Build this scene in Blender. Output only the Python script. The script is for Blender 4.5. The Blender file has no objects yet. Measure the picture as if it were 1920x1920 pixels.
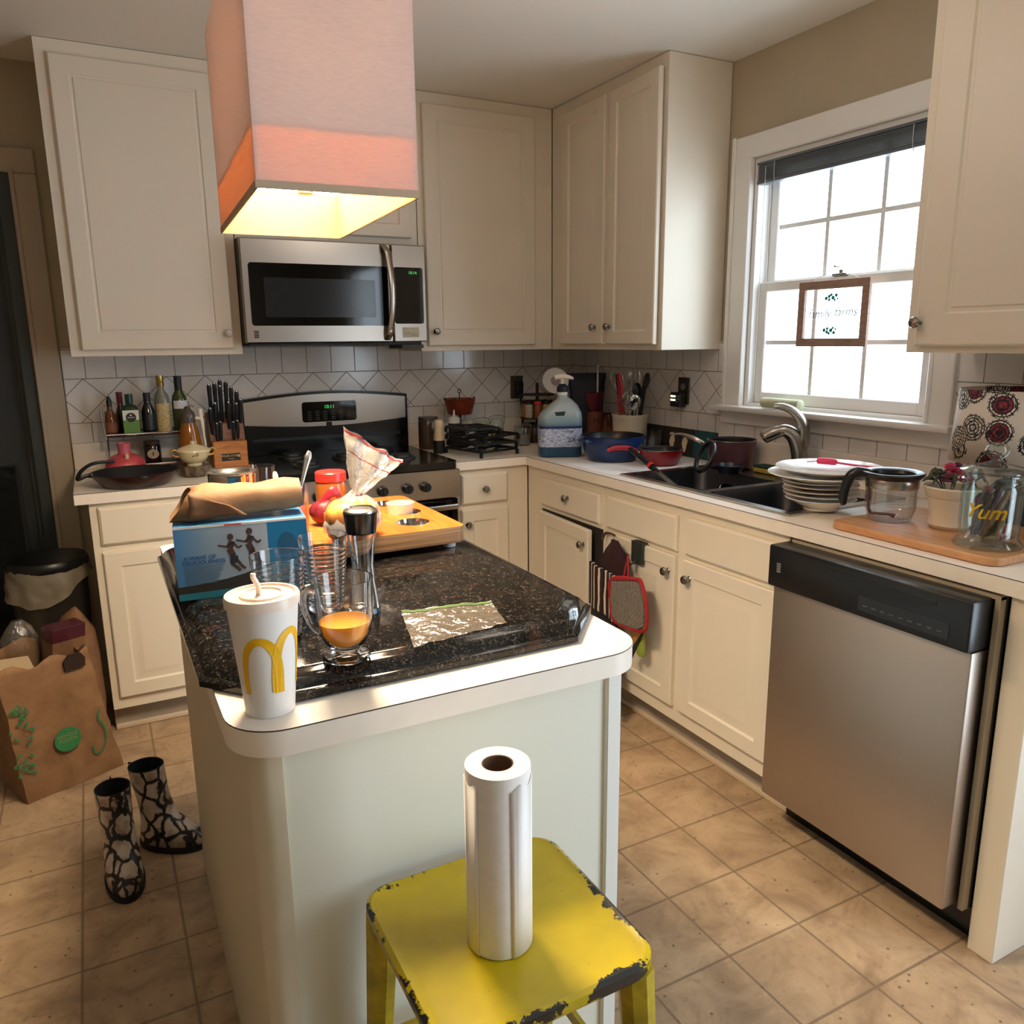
import bpy, bmesh, math, random
from mathutils import Vector, Matrix, noise
PI = math.pi
random.seed(7)
S = bpy.context.scene
C = S.collection

# ---------------------------------------------------------------- camera, world, exposure
cam_d = bpy.data.cameras.new('camera'); cam = bpy.data.objects.new('camera', cam_d); C.objects.link(cam)
cam_d.sensor_width = 36; cam_d.lens = 36 * 1488.65 / 1920; cam_d.clip_start = .05
_yaw, _pit, _rol = .4818, -.2129, -.0103
F_ = Vector((math.sin(_yaw) * math.cos(_pit), math.cos(_yaw) * math.cos(_pit), math.sin(_pit)))
R_ = Vector((math.cos(_yaw), -math.sin(_yaw), 0)); U_ = R_.cross(F_)
R2 = R_ * math.cos(_rol) + U_ * math.sin(_rol); U2 = U_ * math.cos(_rol) - R_ * math.sin(_rol)
m3 = Matrix((R2, U2, -F_)).transposed().to_4x4(); m3.translation = Vector((-2.3, -3.6835, 1.4132))
cam.matrix_world = m3
S.camera = cam
vs = S.view_settings
vs.view_transform = 'Standard'; vs.look = 'None'; vs.gamma = 1; vs.use_curve_mapping = False
vs.exposure = 1.9
S.cycles.max_bounces = 10; S.cycles.transparent_max_bounces = 24; S.cycles.diffuse_bounces = 5
S.cycles.caustics_reflective = False; S.cycles.caustics_refractive = True
S.cycles.sample_clamp_indirect = 4
W = bpy.data.worlds.new('world'); S.world = W; W.use_nodes = True
bgn = W.node_tree.nodes['Background']
bgn.inputs[0].default_value = (.78, .90, 1, 1); bgn.inputs[1].default_value = 2.5
def portal(name, loc, rot, sx, sy):
    l = bpy.data.lights.new(name, 'AREA'); l.shape = 'RECTANGLE'; l.size = sx; l.size_y = sy
    l.cycles.is_portal = True
    o = bpy.data.objects.new(name, l); C.objects.link(o); o.location = loc; o.rotation_euler = rot
    return o
# light portals fill the two openings (kitchen window, added patio door); they carry the sky in
portal('window_portal', (.16, -1.69, 1.61), (0, PI / 2, 0), .92, .80)
portal('added_patio_portal', (.16, -4.15, 1.07), (0, PI / 2, 0), 2.1, 1.5)

# ---------------------------------------------------------------- materials
def lin(c):
    return c / 12.92 if c <= .04045 else ((c + .055) / 1.055) ** 2.4
def hexc(h):
    h = h.lstrip('#')
    return tuple(lin(int(h[i:i + 2], 16) / 255) for i in (0, 2, 4)) + (1,)
class NT:
    def __init__(s, name):
        s.m = bpy.data.materials.new(name); s.m.use_nodes = True
        s.t = s.m.node_tree; s.b = s.t.nodes['Principled BSDF']; s.o = s.t.nodes['Material Output']
    def n(s, ty, **kw):
        x = s.t.nodes.new(ty)
        for k, v in kw.items(): setattr(x, k, v)
        return x
    def l(s, a, b): s.t.links.new(a, b)
    def inp(s, sock, v):
        if isinstance(v, (int, float)): sock.default_value = v
        elif isinstance(v, tuple): sock.default_value = v
        else: s.l(v, sock)
    def math(s, op, a, b=0, c=None):
        x = s.n('ShaderNodeMath', operation=op); s.inp(x.inputs[0], a); s.inp(x.inputs[1], b)
        if c is not None: s.inp(x.inputs[2], c)
        return x.outputs[0]
    def coord(s):
        x = s.n('ShaderNodeTexCoord'); q = s.n('ShaderNodeSeparateXYZ'); s.l(x.outputs['Object'], q.inputs[0])
        return x.outputs['Object'], q.outputs[0], q.outputs[1], q.outputs[2]
    def noise(s, vec, scale, detail=4, rough=.5, dist=0):
        x = s.n('ShaderNodeTexNoise'); s.l(vec, x.inputs['Vector']); x.inputs['Scale'].default_value = scale
        x.inputs['Detail'].default_value = detail; x.inputs['Roughness'].default_value = rough; x.inputs['Distortion'].default_value = dist
        return x.outputs[0]
    def vor(s, vec, scale, feature='F1', rnd=1):
        x = s.n('ShaderNodeTexVoronoi', feature=feature); s.l(vec, x.inputs['Vector']); x.inputs['Scale'].default_value = scale
        x.inputs['Randomness'].default_value = rnd
        return x
    def scale(s, vec, v):
        x = s.n('ShaderNodeVectorMath', operation='MULTIPLY'); s.l(vec, x.inputs[0]); x.inputs[1].default_value = v
        return x.outputs[0]
    def ramp(s, fac, stops, interp='LINEAR'):
        x = s.n('ShaderNodeValToRGB'); x.color_ramp.interpolation = interp
        e = x.color_ramp.elements
        while len(e) < len(stops): e.new(.5)
        for i, (p, c) in enumerate(stops):
            e[i].position = p; e[i].color = hexc(c) if isinstance(c, str) else (c, c, c, 1)
        s.inp(x.inputs[0], fac)
        return x.outputs[0]
    def mix(s, f, a, b):
        x = s.n('ShaderNodeMix', data_type='RGBA'); s.inp(x.inputs[0], f)
        s.inp(x.inputs[6], hexc(a) if isinstance(a, str) else a); s.inp(x.inputs[7], hexc(b) if isinstance(b, str) else b)
        return x.outputs[2]
    def set(s, **kw):
        for k, v in kw.items(): s.inp(s.b.inputs[k.replace('_', ' ')], v)
        return s
    def bump(s, h, st=.2, d=.002):
        x = s.n('ShaderNodeBump'); x.inputs['Strength'].default_value = st; x.inputs['Distance'].default_value = d
        s.l(h, x.inputs['Height']); s.l(x.outputs[0], s.b.inputs['Normal'])
def mat(name, col, rough=.5, metal=0, var=.0, sc=20, **kw):
    t = NT(name); c = hexc(col)
    t.b.inputs['Base Color'].default_value = c
    if var:
        v, *_ = t.coord(); n = t.noise(v, sc, 3)
        d = tuple(x * (1 - var) for x in c[:3]) + (1,); u = tuple(min(1, x * (1 + var)) for x in c[:3]) + (1,)
        t.set(Base_Color=t.mix(t.ramp(n, [(.3, 0.), (.7, 1.)]), d, u))
    t.set(Roughness=rough, Metallic=metal)
    for k, v in kw.items(): t.inp(t.b.inputs[k.replace('_', ' ')], v)
    return t.m
def emis(name, col, st):
    t = NT(name); c = hexc(col); t.b.inputs['Base Color'].default_value = (0, 0, 0, 1)
    t.b.inputs['Emission Color'].default_value = c; t.b.inputs['Emission Strength'].default_value = st
    return t.m
def thin_glass(name, tint=(.97, .98, .98, 1), boost=.9, base=.04, rough=.02, haze=0, hazecol='ffffff', bump=0):
    t = NT(name); t.t.nodes.remove(t.b)
    tr = t.n('ShaderNodeBsdfTransparent'); tr.inputs[0].default_value = tint
    gl = t.n('ShaderNodeBsdfGlossy'); gl.inputs['Roughness'].default_value = rough
    lw = t.n('ShaderNodeLayerWeight'); lw.inputs[0].default_value = .35
    f = t.math('MULTIPLY_ADD', t.math('POWER', lw.outputs['Facing'], 2.2), boost, base)
    if bump:
        v, *_ = t.coord(); n = t.noise(v, bump, 3, .6, .6)
        b = t.n('ShaderNodeBump'); b.inputs['Strength'].default_value = .9; b.inputs['Distance'].default_value = .006; t.l(n, b.inputs['Height'])
        t.l(b.outputs[0], gl.inputs['Normal']); t.l(b.outputs[0], lw.inputs['Normal'])
    mx = t.n('ShaderNodeMixShader'); t.inp(mx.inputs[0], f); t.l(tr.outputs[0], mx.inputs[1]); t.l(gl.outputs[0], mx.inputs[2])
    out = mx.outputs[0]
    if haze:
        d = t.n('ShaderNodeBsdfDiffuse'); d.inputs[0].default_value = hexc(hazecol)
        m2 = t.n('ShaderNodeMixShader'); m2.inputs[0].default_value = haze; t.l(out, m2.inputs[1]); t.l(d.outputs[0], m2.inputs[2]); out = m2.outputs[0]
    t.l(out, t.o.inputs[0])
    return t.m
def translucent(name, col, amt=.5, weave=0):
    t = NT(name); t.t.nodes.remove(t.b); c = hexc(col)
    d = t.n('ShaderNodeBsdfDiffuse'); tr = t.n('ShaderNodeBsdfTranslucent')
    if weave:
        v, x, y, z = t.coord(); n = t.noise(t.scale(v, (3, 3, 90)), weave, 3)
        cc = t.mix(t.ramp(n, [(.35, 0.), (.65, 1.)]), tuple(q * .86 for q in c[:3]) + (1,), c)
        t.l(cc, d.inputs[0]); t.l(cc, tr.inputs[0])
    else:
        d.inputs[0].default_value = c; tr.inputs[0].default_value = c
    mx = t.n('ShaderNodeMixShader'); mx.inputs[0].default_value = amt; t.l(d.outputs[0], mx.inputs[1]); t.l(tr.outputs[0], mx.inputs[2])
    t.l(mx.outputs[0], t.o.inputs[0])
    return t.m

M = {}
M['cab'] = mat('cabinet_cream', 'e6dccb', .42, var=.02, sc=3)
M['gapshade'] = mat('cabinet_gap_shade', '2a2622', .7)  # dark colour for the shade in cabinet gaps
M['laminate'] = mat('laminate_cream', 'f2e8dc', .35, var=.02, sc=30)
M['seam'] = mat('laminate_seam', '4a3a30', .6)
M['paint'] = mat('wall_paint_tan', 'b4a68e', .7, var=.03, sc=4)
M['white'] = mat('trim_white', 'e8e6e2', .4)
M['trimtan'] = mat('door_casing_paint', 'b0a28e', .5, var=.04, sc=6)
M['ceil'] = mat('ceiling_white', 'e9e5dc', .8)
M['island'] = mat('island_panel_paint', 'e2e2d6', .45, var=.02, sc=2)
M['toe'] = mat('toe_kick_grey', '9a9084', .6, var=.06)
M['steel'] = mat('steel_plain', 'b9b4ad', .25, 1)
M['chrome'] = mat('chrome', 'd8d8d8', .08, 1)
M['nickel'] = mat('nickel_knob', '9a938a', .25, 1)
M['black'] = mat('black_enamel', '0c0c0e', .18)
M['blackm'] = mat('black_matte', '121213', .5)
M['blackp'] = mat('black_plastic', '101218', .3)
M['glassblk'] = mat('dark_glass', '050607', .05)
M['iron'] = mat('cast_iron', '101011', .42)
M['green_led'] = emis('green_display', '4fd06a', .3)
M['amber_led'] = emis('night_light_glow', 'ffe9a0', 1.6)
def brushed(name, col, r, axis):
    t = NT(name); v, *_ = t.coord(); n = t.noise(t.scale(v, axis), 14, 4, .6)
    n2 = t.noise(v, 3.2, 3)
    c = hexc(col)
    t.set(Base_Color=t.mix(n, tuple(q * .9 for q in c[:3]) + (1,), c), Metallic=1.0)
    t.set(Roughness=r)
    return t.m
M['steel_h'] = brushed('brushed_steel_level', 'b7aca2', .26, (2, 2, 60))
M['steel_v'] = brushed('brushed_steel_door', 'b8ada4', .42, (40, 40, 1.2))
# floor
def floor_mat():
    t = NT('floor_vinyl_tile'); v, x, y, z = t.coord(); P = .2235
    def line(c, o):
        f = t.math('FRACT', t.math('DIVIDE', t.math('ADD', c, o), P))
        return t.math('MINIMUM', f, t.math('SUBTRACT', 1, f))
    d = t.math('MINIMUM', line(x, 20 * P + .673), line(y, 40 * P + 1.83))
    g = t.ramp(d, [(.008, 1.), (.02, 0.)])
    n1 = t.noise(v, 7, 6, .65, .6); n2 = t.noise(v, 32, 4, .6); n3 = t.noise(v, 2.2, 2)
    base = t.ramp(n1, [(.3, '957a60'), (.5, 'b99d7e'), (.72, 'd2b794')])
    base = t.mix(t.ramp(n2, [(.58, 0.), (.74, .55)]), base, '86705c')
    cell = t.n('ShaderNodeTexWhiteNoise', noise_dimensions='2D'); cmb = t.n('ShaderNodeCombineXYZ')
    t.inp(cmb.inputs[0], t.math('FLOOR', t.math('DIVIDE', t.math('ADD', x, 20 * P + .673), P)))
    t.inp(cmb.inputs[1], t.math('FLOOR', t.math('DIVIDE', t.math('ADD', y, 40 * P + 1.83), P)))
    t.l(cmb.outputs[0], cell.inputs['Vector'])
    base = t.mix(t.math('MULTIPLY', cell.outputs[0], .28), base, '8f7a66')
    dots = t.vor(v, 26); base = t.mix(t.ramp(dots.outputs['Distance'], [(.06, .8), (.12, 0.)]), base, '5c4838')
    t.set(Base_Color=t.mix(t.math('MULTIPLY', g, .75), base, '75614f'), Roughness=.42)
    t.bump(t.math('SUBTRACT', n2, t.math('MULTIPLY', g, 1.2)), .25, .002)
    return t.m
M['floor'] = floor_mat()
def tile_mat(name, horiz):
    t = NT(name); v, x, y, z = t.coord(); h = x if horiz == 'x' else y
    def near(c, P, o):
        f = t.math('FRACT', t.math('DIVIDE', t.math('ADD', c, o), P))
        return t.math('MULTIPLY', t.math('MINIMUM', f, t.math('SUBTRACT', 1, f)), P)
    off = 10 * .1115 + (1.309 if horiz == 'x' else 1.142)
    rect = near(h, .1115, off)
    D = .155; h0 = -1.395 if horiz == 'x' else -1.06
    di = t.math('MINIMUM', near(t.math('ADD', h, z), D, 40 * D - h0 - 1.279), near(t.math('SUBTRACT', h, z), D, 40 * D - h0 + 1.279))
    di = t.math('MULTIPLY', di, .72)
    inband = t.math('MULTIPLY', t.math('GREATER_THAN', z, 1.102), t.math('LESS_THAN', z, 1.279))
    d = t.math('ADD', t.math('MULTIPLY', di, inband), t.math('MULTIPLY', rect, t.math('SUBTRACT', 1, inband)))
    for zz in (1.102, 1.279, 1.395, 1.506):
        d = t.math('MINIMUM', d, t.math('ABSOLUTE', t.math('SUBTRACT', z, zz)))
    g = t.ramp(t.math('MULTIPLY', d, 100), [(.08, 1.), (.2, 0.)])
    n = t.noise(v, 9, 2)
    t.set(Base_Color=t.mix(g, t.ramp(n, [(.3, 'dcd8d6'), (.7, 'e6e2e0')]), '6f675e'))
    t.set(Roughness=t.math('MULTIPLY_ADD', g, .5, .12))
    t.bump(t.math('MULTIPLY', g, -1), .4, .0015)
    return t.m
M['tile_x'] = tile_mat('tile_back', 'x'); M['tile_y'] = tile_mat('tile_side', 'y')
def granite():
    t = NT('black_granite'); v, *_ = t.coord()
    a = t.vor(v, 420).outputs['Color']; sp = t.n('ShaderNodeSeparateColor'); t.l(a, sp.inputs[0])
    n = t.noise(v, 60, 4, .7)
    k = t.math('MULTIPLY', t.ramp(sp.outputs[0], [(.62, 0.), (.95, 1.)]), t.ramp(n, [(.42, .1), (.62, 1.)]))
    c = t.mix(k, '0b0a0a', '544d47'); c = t.mix(t.ramp(t.noise(v, 25, 3), [(.6, 0.), (.72, .5)]), c, '3a2218')
    t.set(Base_Color=c, Roughness=.09, Specular_IOR_Level=.35)
    return t.m
M['granite'] = granite()
def wood(name, a, b, sc=(2, 30, 30), rough=.45, s=3):
    t = NT(name); v, *_ = t.coord(); n = t.noise(t.scale(v, sc), s, 5, .6, .8)
    t.set(Base_Color=t.ramp(n, [(.3, a), (.7, b)]), Roughness=rough)
    return t.m
M['bamboo'] = wood('bamboo_top', 'b4581c', 'd47c34', (28, 3, 3), .35)
M['bamboo_side'] = wood('bamboo_layers', '5c3d20', 'c09060', (2, 2, 130), .5, 1.3)
M['boardwood'] = wood('chopping_board_wood', 'b07a4e', 'cf9f72', (30, 2.5, 10), .4)
M['blockwood'] = wood('knife_block_wood', 'a05e2c', 'c98a4e', (3, 3, 30), .4)
M['blockdark'] = wood('knife_block_dark_wood', '5a2c12', '86461e', (3, 3, 30), .4)
M['framewood'] = wood('sign_frame_wood', '8a6a5c', 'a88a7a', (8, 8, 60), .6)
def snake():
    t = NT('snakeskin_print'); v, *_ = t.coord()
    nn = t.n('ShaderNodeTexNoise'); t.l(v, nn.inputs['Vector']); nn.inputs['Scale'].default_value = 40; nn.inputs['Detail'].default_value = 3
    w = t.n('ShaderNodeMix', data_type='VECTOR'); w.inputs[0].default_value = .022; t.l(v, w.inputs[4]); t.l(nn.outputs[1], w.inputs[5])
    e = t.vor(t.scale(w.outputs[1], (1, 1, .62)), 27, 'DISTANCE_TO_EDGE').outputs['Distance']
    k = t.ramp(e, [(.07, 1.), (.12, 0.)])
    n = t.noise(v, 120, 2)
    c = t.mix(t.ramp(t.noise(v, 16, 3), [(.45, 0.), (.6, 1.)]), 'cdbfae', '9a8676')
    t.set(Base_Color=t.mix(k, c, '17100d'), Roughness=.4)
    t.bump(n, .3, .001)
    return t.m
M['snake'] = snake()
M['sole'] = mat('boot_sole', '0a0a0c', .5)
def kraft(name, a='94704e', b='7c5a3c'):
    t = NT(name); v, *_ = t.coord(); n = t.noise(v, 9, 5, .6, .4)
    t.set(Base_Color=t.ramp(n, [(.35, b), (.65, a)]), Roughness=.75); t.bump(t.noise(v, 18, 4), .5, .006)
    return t.m
M['kraft'] = kraft('kraft_paper'); M['kraft2'] = kraft('kraft_paper_dark', '8a6446', '6d4c33')
def worn_yellow():
    t = NT('worn_yellow_metal'); v, x, y, z = t.coord()
    ax = t.math('ABSOLUTE', x); ay = t.math('ABSOLUTE', y); e = t.math('MAXIMUM', ax, ay)
    n = t.noise(v, 55, 5, .7); n0 = t.noise(v, 9, 3)
    k = t.math('ADD', t.math('MULTIPLY', t.math('SUBTRACT', e, .149), 60), t.math('MULTIPLY', t.math('SUBTRACT', n, .5), 3))
    k = t.math('ADD', k, t.math('MULTIPLY', t.math('SUBTRACT', n0, .5), 4))
    k2 = t.ramp(t.noise(v, 80, 3), [(.74, 0.), (.76, 1.)])
    t.set(Base_Color=t.mix(t.math('MAXIMUM', t.ramp(k, [(.45, 0.), (.55, 1.)]), k2), t.ramp(n0, [(.3, 'a89208'), (.7, 'd0b40c')]), '181410'), Roughness=.32)
    return t.m
M['yellow'] = worn_yellow()
M['paper_towel'] = mat('paper_towel', 'ece6e2', .85, var=.03, sc=60)
M['card'] = mat('cardboard_core', '6e5240', .8)
M['cup_white'] = mat('cup_paper', 'e8e4e0', .45)
M['lid'] = mat('cup_lid_plastic', 'efdccb', .3)
M['arch'] = mat('cup_yellow_print', 'eab308', .45)
def solid_glass(name, col='ffffff', ior=1.45, rough=0.0):
    t = NT(name); t.set(Base_Color=hexc(col), Roughness=rough, IOR=ior); t.b.inputs['Transmission Weight'].default_value = 1; return t.m
M['glass'] = solid_glass('clear_glass')
M['glass_g'] = thin_glass('greenish_glass', (.93, .975, .975, 1), .8, .05)
M['pane'] = thin_glass('window_pane', (.97, .98, .99, 1), .5, .03)
M['film'] = thin_glass('plastic_film', (.93, .93, .91, 1), .9, .16, .12, .05, 'd8c8b8', 45)
M['film2'] = thin_glass('plastic_film_hazy', (.88, .87, .85, 1), .9, .18, .18, .28, 'e8ddd0', 50)
M['film_liner'] = thin_glass('bin_liner_film', (.85, .83, .78, 1), .5, .12, .3, .45, 'b0a48e', 20)
M['plastic_clear'] = thin_glass('clear_plastic', (.95, .95, .96, 1), .9, .08, .05)
M['juice'] = mat('orange_juice', 'f09a0c', .25, Subsurface_Weight=.1)
M['red'] = mat('red_plastic', 'cf2f28', .3)
M['redpan'] = mat('red_enamel', '7e141c', .15)
M['bluepan'] = mat('blue_enamel', '17305f', .2, var=.25, sc=8)
M['purplepan'] = mat('mauve_enamel', '5c3a40', .2)
M['potin'] = mat('nonstick_inside', '14161a', .35)
M['china'] = mat('white_china', 'ece8e2', .12)
M['cream'] = mat('cream_ceramic', 'd9ccb6', .25)
M['greenp'] = mat('green_print', '2d7a4a', .6)
M['cloth_blk'] = mat('black_cloth', '1d1d1e', .9, var=.1, sc=80)
M['cloth_red'] = mat('red_cloth', 'a32028', .9)
def stripes():
    t = NT('striped_cloth'); v, x, y, z = t.coord(); n = t.noise(v, 14, 2)
    f = t.math('FRACT', t.math('ADD', t.math('MULTIPLY', x, 34), t.math('MULTIPLY', n, .5)))
    t.set(Base_Color=t.ramp(f, [(0., '1c1413'), (.42, '1c1413'), (.44, 'd9c3b4'), (.72, 'd9c3b4'), (.74, '3a2420')], 'CONSTANT'), Roughness=.9)
    return t.m
M['stripes'] = stripes()
def quilt():
    t = NT('quilted_grey_cloth'); v, x, y, z = t.coord()
    a = t.math('SINE', t.math('MULTIPLY', t.math('ADD', x, z), 170)); b = t.math('SINE', t.math('MULTIPLY', t.math('SUBTRACT', x, z), 170))
    h = t.math('ADD', t.math('ABSOLUTE', a), t.math('ABSOLUTE', b))
    t.set(Base_Color=t.mix(t.noise(v, 220, 3), '4a443e', '9a9086'), Roughness=.95); t.bump(h, .6, .003)
    return t.m
M['quilt'] = quilt()
def floral():
    t = NT('floral_shade_fabric'); v, x, y, z = t.coord()
    a = t.vor(v, 13, 'F1', .8); d = a.outputs['Distance']; sp = t.n('ShaderNodeSeparateColor'); t.l(a.outputs['Color'], sp.inputs[0])
    rings = t.math('SINE', t.math('MULTIPLY', d, 75))
    pet = t.vor(v, 95, 'DISTANCE_TO_EDGE').outputs['Distance']
    fl = t.math('LESS_THAN', d, .50)
    dark = t.math('MULTIPLY', fl, t.math('MAXIMUM', t.math('GREATER_THAN', rings, .35), t.math('LESS_THAN', pet, .07)))
    isred = t.math('MULTIPLY', t.math('GREATER_THAN', sp.outputs[1], .5), t.math('LESS_THAN', d, .36))
    c = t.mix(isred, 'd8d0c4', '8e2a3c'); c = t.mix(dark, c, '1c1a1e')
    t.set(Base_Color=c, Roughness=.8)
    return t.m
M['floral'] = floral()

# ---------------------------------------------------------------- mesh builder
I4 = Matrix.Identity(4)
def T(x=0, y=0, z=0): return Matrix.Translation((x, y, z))
def RX(a): return Matrix.Rotation(a, 4, 'X')
def RY(a): return Matrix.Rotation(a, 4, 'Y')
def RZ(a): return Matrix.Rotation(a, 4, 'Z')
def to_dir(p0, p1):
    d = Vector(p1) - Vector(p0)
    return T(*p0) @ d.to_track_quat('Z', 'Y').to_matrix().to_4x4(), d.length
class G:
    def __init__(s): s.v = []; s.f = []; s.m = []
    def add(s, vs_, fs, mi=0, X=None):
        b = len(s.v)
        for v in vs_:
            v = Vector(v)
            s.v.append(tuple(X @ v) if X is not None else tuple(v))
        for f in fs: s.f.append(tuple(b + i for i in f)); s.m.append(mi)
        return s
    def box(s, x0, x1, y0, y1, z0, z1, bev=0, mi=0, X=None, seg=1):
        if bev <= 0:
            v = [(x, y, z) for z in (z0, z1) for y in (y0, y1) for x in (x0, x1)]
            return s.add(v, [(0, 2, 3, 1), (4, 5, 7, 6), (0, 1, 5, 4), (2, 6, 7, 3), (0, 4, 6, 2), (1, 3, 7, 5)], mi, X)
        bm = bmesh.new(); bmesh.ops.create_cube(bm, size=1)
        bmesh.ops.transform(bm, matrix=T((x0 + x1) / 2, (y0 + y1) / 2, (z0 + z1) / 2) @ Matrix.Diagonal((abs(x1 - x0), abs(y1 - y0), abs(z1 - z0), 1)), verts=bm.verts)
        bmesh.ops.bevel(bm, geom=bm.edges[:], offset=bev, segments=seg, profile=.5, affect='EDGES')
        bm.verts.index_update()
        s.add([v.co.copy() for v in bm.verts], [tuple(q.index for q in f.verts) for f in bm.faces], mi, X); bm.free()
        return s
    def lathe(s, prof, n=28, mi=0, X=None, cap0=True, cap1=True, a0=0, a1=2 * PI):
        full = abs(a1 - a0 - 2 * PI) < 1e-6; k = n if full else n + 1
        v = []; f = []
        for r, z in prof:
            for i in range(k):
                a = a0 + (a1 - a0) * i / n; v.append((r * math.cos(a), r * math.sin(a), z))
        for j in range(len(prof) - 1):
            for i in range(n):
                i2 = (i + 1) % k
                f.append((j * k + i, j * k + i2, (j + 1) * k + i2, (j + 1) * k + i))
        if full and cap0 and prof[0][0] > 1e-5: f.append(tuple(range(k))[::-1])
        if full and cap1 and prof[-1][0] > 1e-5: f.append(tuple((len(prof) - 1) * k + i for i in range(k)))
        return s.add(v, f, mi, X)
    def cyl(s, r, z0, z1, n=24, mi=0, X=None, r2=None, bev=0):
        r2 = r if r2 is None else r2
        if bev: return s.lathe([(r - bev, z0), (r, z0 + bev), (r2, z1 - bev), (r2 - bev, z1)], n, mi, X)
        return s.lathe([(r, z0), (r2, z1)], n, mi, X)
    def rod(s, p0, p1, r, n=10, mi=0, r2=None):
        X, L = to_dir(p0, p1); return s.cyl(r, 0, L, n, mi, X, r2)
    def tube(s, pts, r, n=8, mi=0, caps=True, flat=1.0, X=None):
        pts = [Vector(p) for p in pts]; k = len(pts)
        rs = list(r) if isinstance(r, (list, tuple)) else [r] * k
        if 3 <= k <= 14:   # smooth short paths
            P, Q = [], []
            for i in range(k - 1):
                a, b, c, d = pts[max(i - 1, 0)], pts[i], pts[i + 1], pts[min(i + 2, k - 1)]
                for q in range(4):
                    u = q / 4; P.append(.5 * ((2 * b) + (c - a) * u + (2 * a - 5 * b + 4 * c - d) * u * u + (3 * b - a - 3 * c + d) * u ** 3)); Q.append(rs[i] + (rs[i + 1] - rs[i]) * u)
            pts = P + [pts[-1]]; rs = Q + [rs[-1]]; k = len(pts)
        tn = [(pts[min(i + 1, k - 1)] - pts[max(i - 1, 0)]).normalized() for i in range(k)]
        up = Vector((0, 0, 1)) if abs(tn[0].z) < .9 else Vector((1, 0, 0))
        nm = (up - tn[0] * up.dot(tn[0])).normalized(); v = []; f = []
        for i in range(k):
            nm = (nm - tn[i] * nm.dot(tn[i])).normalized(); bi = tn[i].cross(nm)
            for j in range(n):
                a = 2 * PI * j / n; v.append(pts[i] + nm * (math.cos(a) * rs[i]) + bi * (math.sin(a) * rs[i] * flat))
        for i in range(k - 1):
            for j in range(n): f.append((i * n + j, i * n + (j + 1) % n, (i + 1) * n + (j + 1) % n, (i + 1) * n + j))
        if caps: f.append(tuple(range(n))[::-1]); f.append(tuple((k - 1) * n + j for j in range(n)))
        return s.add(v, f, mi, X)
    def loft(s, rings, mi=0, X=None, caps=True, close=True):
        n = len(rings[0]); v = [p for r in rings for p in r]; f = []
        for i in range(len(rings) - 1):
            for j in range(n if close else n - 1): f.append((i * n + j, i * n + (j + 1) % n, (i + 1) * n + (j + 1) % n, (i + 1) * n + j))
        if caps: f.append(tuple(range(n))[::-1]); f.append(tuple((len(rings) - 1) * n + j for j in range(n)))
        return s.add(v, f, mi, X)
    def prism(s, poly, z0, z1, mi=0, X=None, mt=None, band=None):
        n = len(poly); a = [(x, y, z0) for x, y in poly]; b = [(x, y, z1) for x, y in poly]
        s.add(a + b, [tuple(range(n))[::-1]], mi, X); base = len(s.v) - 2 * n
        s.f.append(tuple(base + n + i for i in range(n))); s.m.append(mi if mt is None else mt)
        for i in range(n): s.f.append((base + i, base + (i + 1) % n, base + n + (i + 1) % n, base + n + i)); s.m.append(mi)
        return s
    def grid(s, fn, nu, nv, mi=0, X=None, cu=False):
        v = [fn(i / nu, j / nv) for j in range(nv + 1) for i in range(nu + 1)]; f = []
        for j in range(nv):
            for i in range(nu): a = j * (nu + 1) + i; f.append((a, a + 1, a + nu + 2, a + nu + 1))
        return s.add(v, f, mi, X)
    def ball(s, r, X=None, mi=0, n=16, m=10, sz=1):
        return s.lathe([(max(1e-4, r * math.sin(PI * i / m)), -r * sz * math.cos(PI * i / m)) for i in range(m + 1)], n, mi, X)
    def rings(s, w, h, prof, mi=0, X=None, cap=True):
        # prof: (inset, y) rectangles from the outside in, front facing -y
        v = []
        for d, y in prof: v += [(d, y, d), (w - d, y, d), (w - d, y, h - d), (d, y, h - d)]
        f = []
        for k in range(len(prof) - 1):
            for j in range(4): f.append((k * 4 + j, k * 4 + (j + 1) % 4, k * 4 + 4 + (j + 1) % 4, k * 4 + 4 + j))
        if cap: f.append(tuple((len(prof) - 1) * 4 + j for j in range(4)))
        f.append((3, 2, 1, 0))
        return s.add(v, f, mi, X)
    def text(s, txt, size, X=None, mi=0, ext=.0003, warp=None, align='CENTER', shear=0, bold=0):
        cu = bpy.data.curves.new('t', 'FONT'); cu.body = txt; cu.size = size; cu.extrude = ext; cu.align_x = align; cu.align_y = 'CENTER'
        cu.shear = shear; cu.offset = bold
        o = bpy.data.objects.new('t', cu); C.objects.link(o); dg = bpy.context.evaluated_depsgraph_get()
        me = bpy.data.meshes.new_from_object(o.evaluated_get(dg))
        vv = [v.co.copy() for v in me.vertices]
        if warp: vv = [Vector(warp(v)) for v in vv]
        s.add(vv, [tuple(p.vertices) for p in me.polygons], mi, X)
        bpy.data.objects.remove(o); bpy.data.curves.remove(cu); bpy.data.meshes.remove(me)
        return s
    def jitter(s, amp, sc, seed=0):
        s.v = [tuple(Vector(v) + noise.noise_vector(Vector(v) * sc + Vector((seed, seed * 2, 0))) * amp) for v in s.v]
        return s
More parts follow.
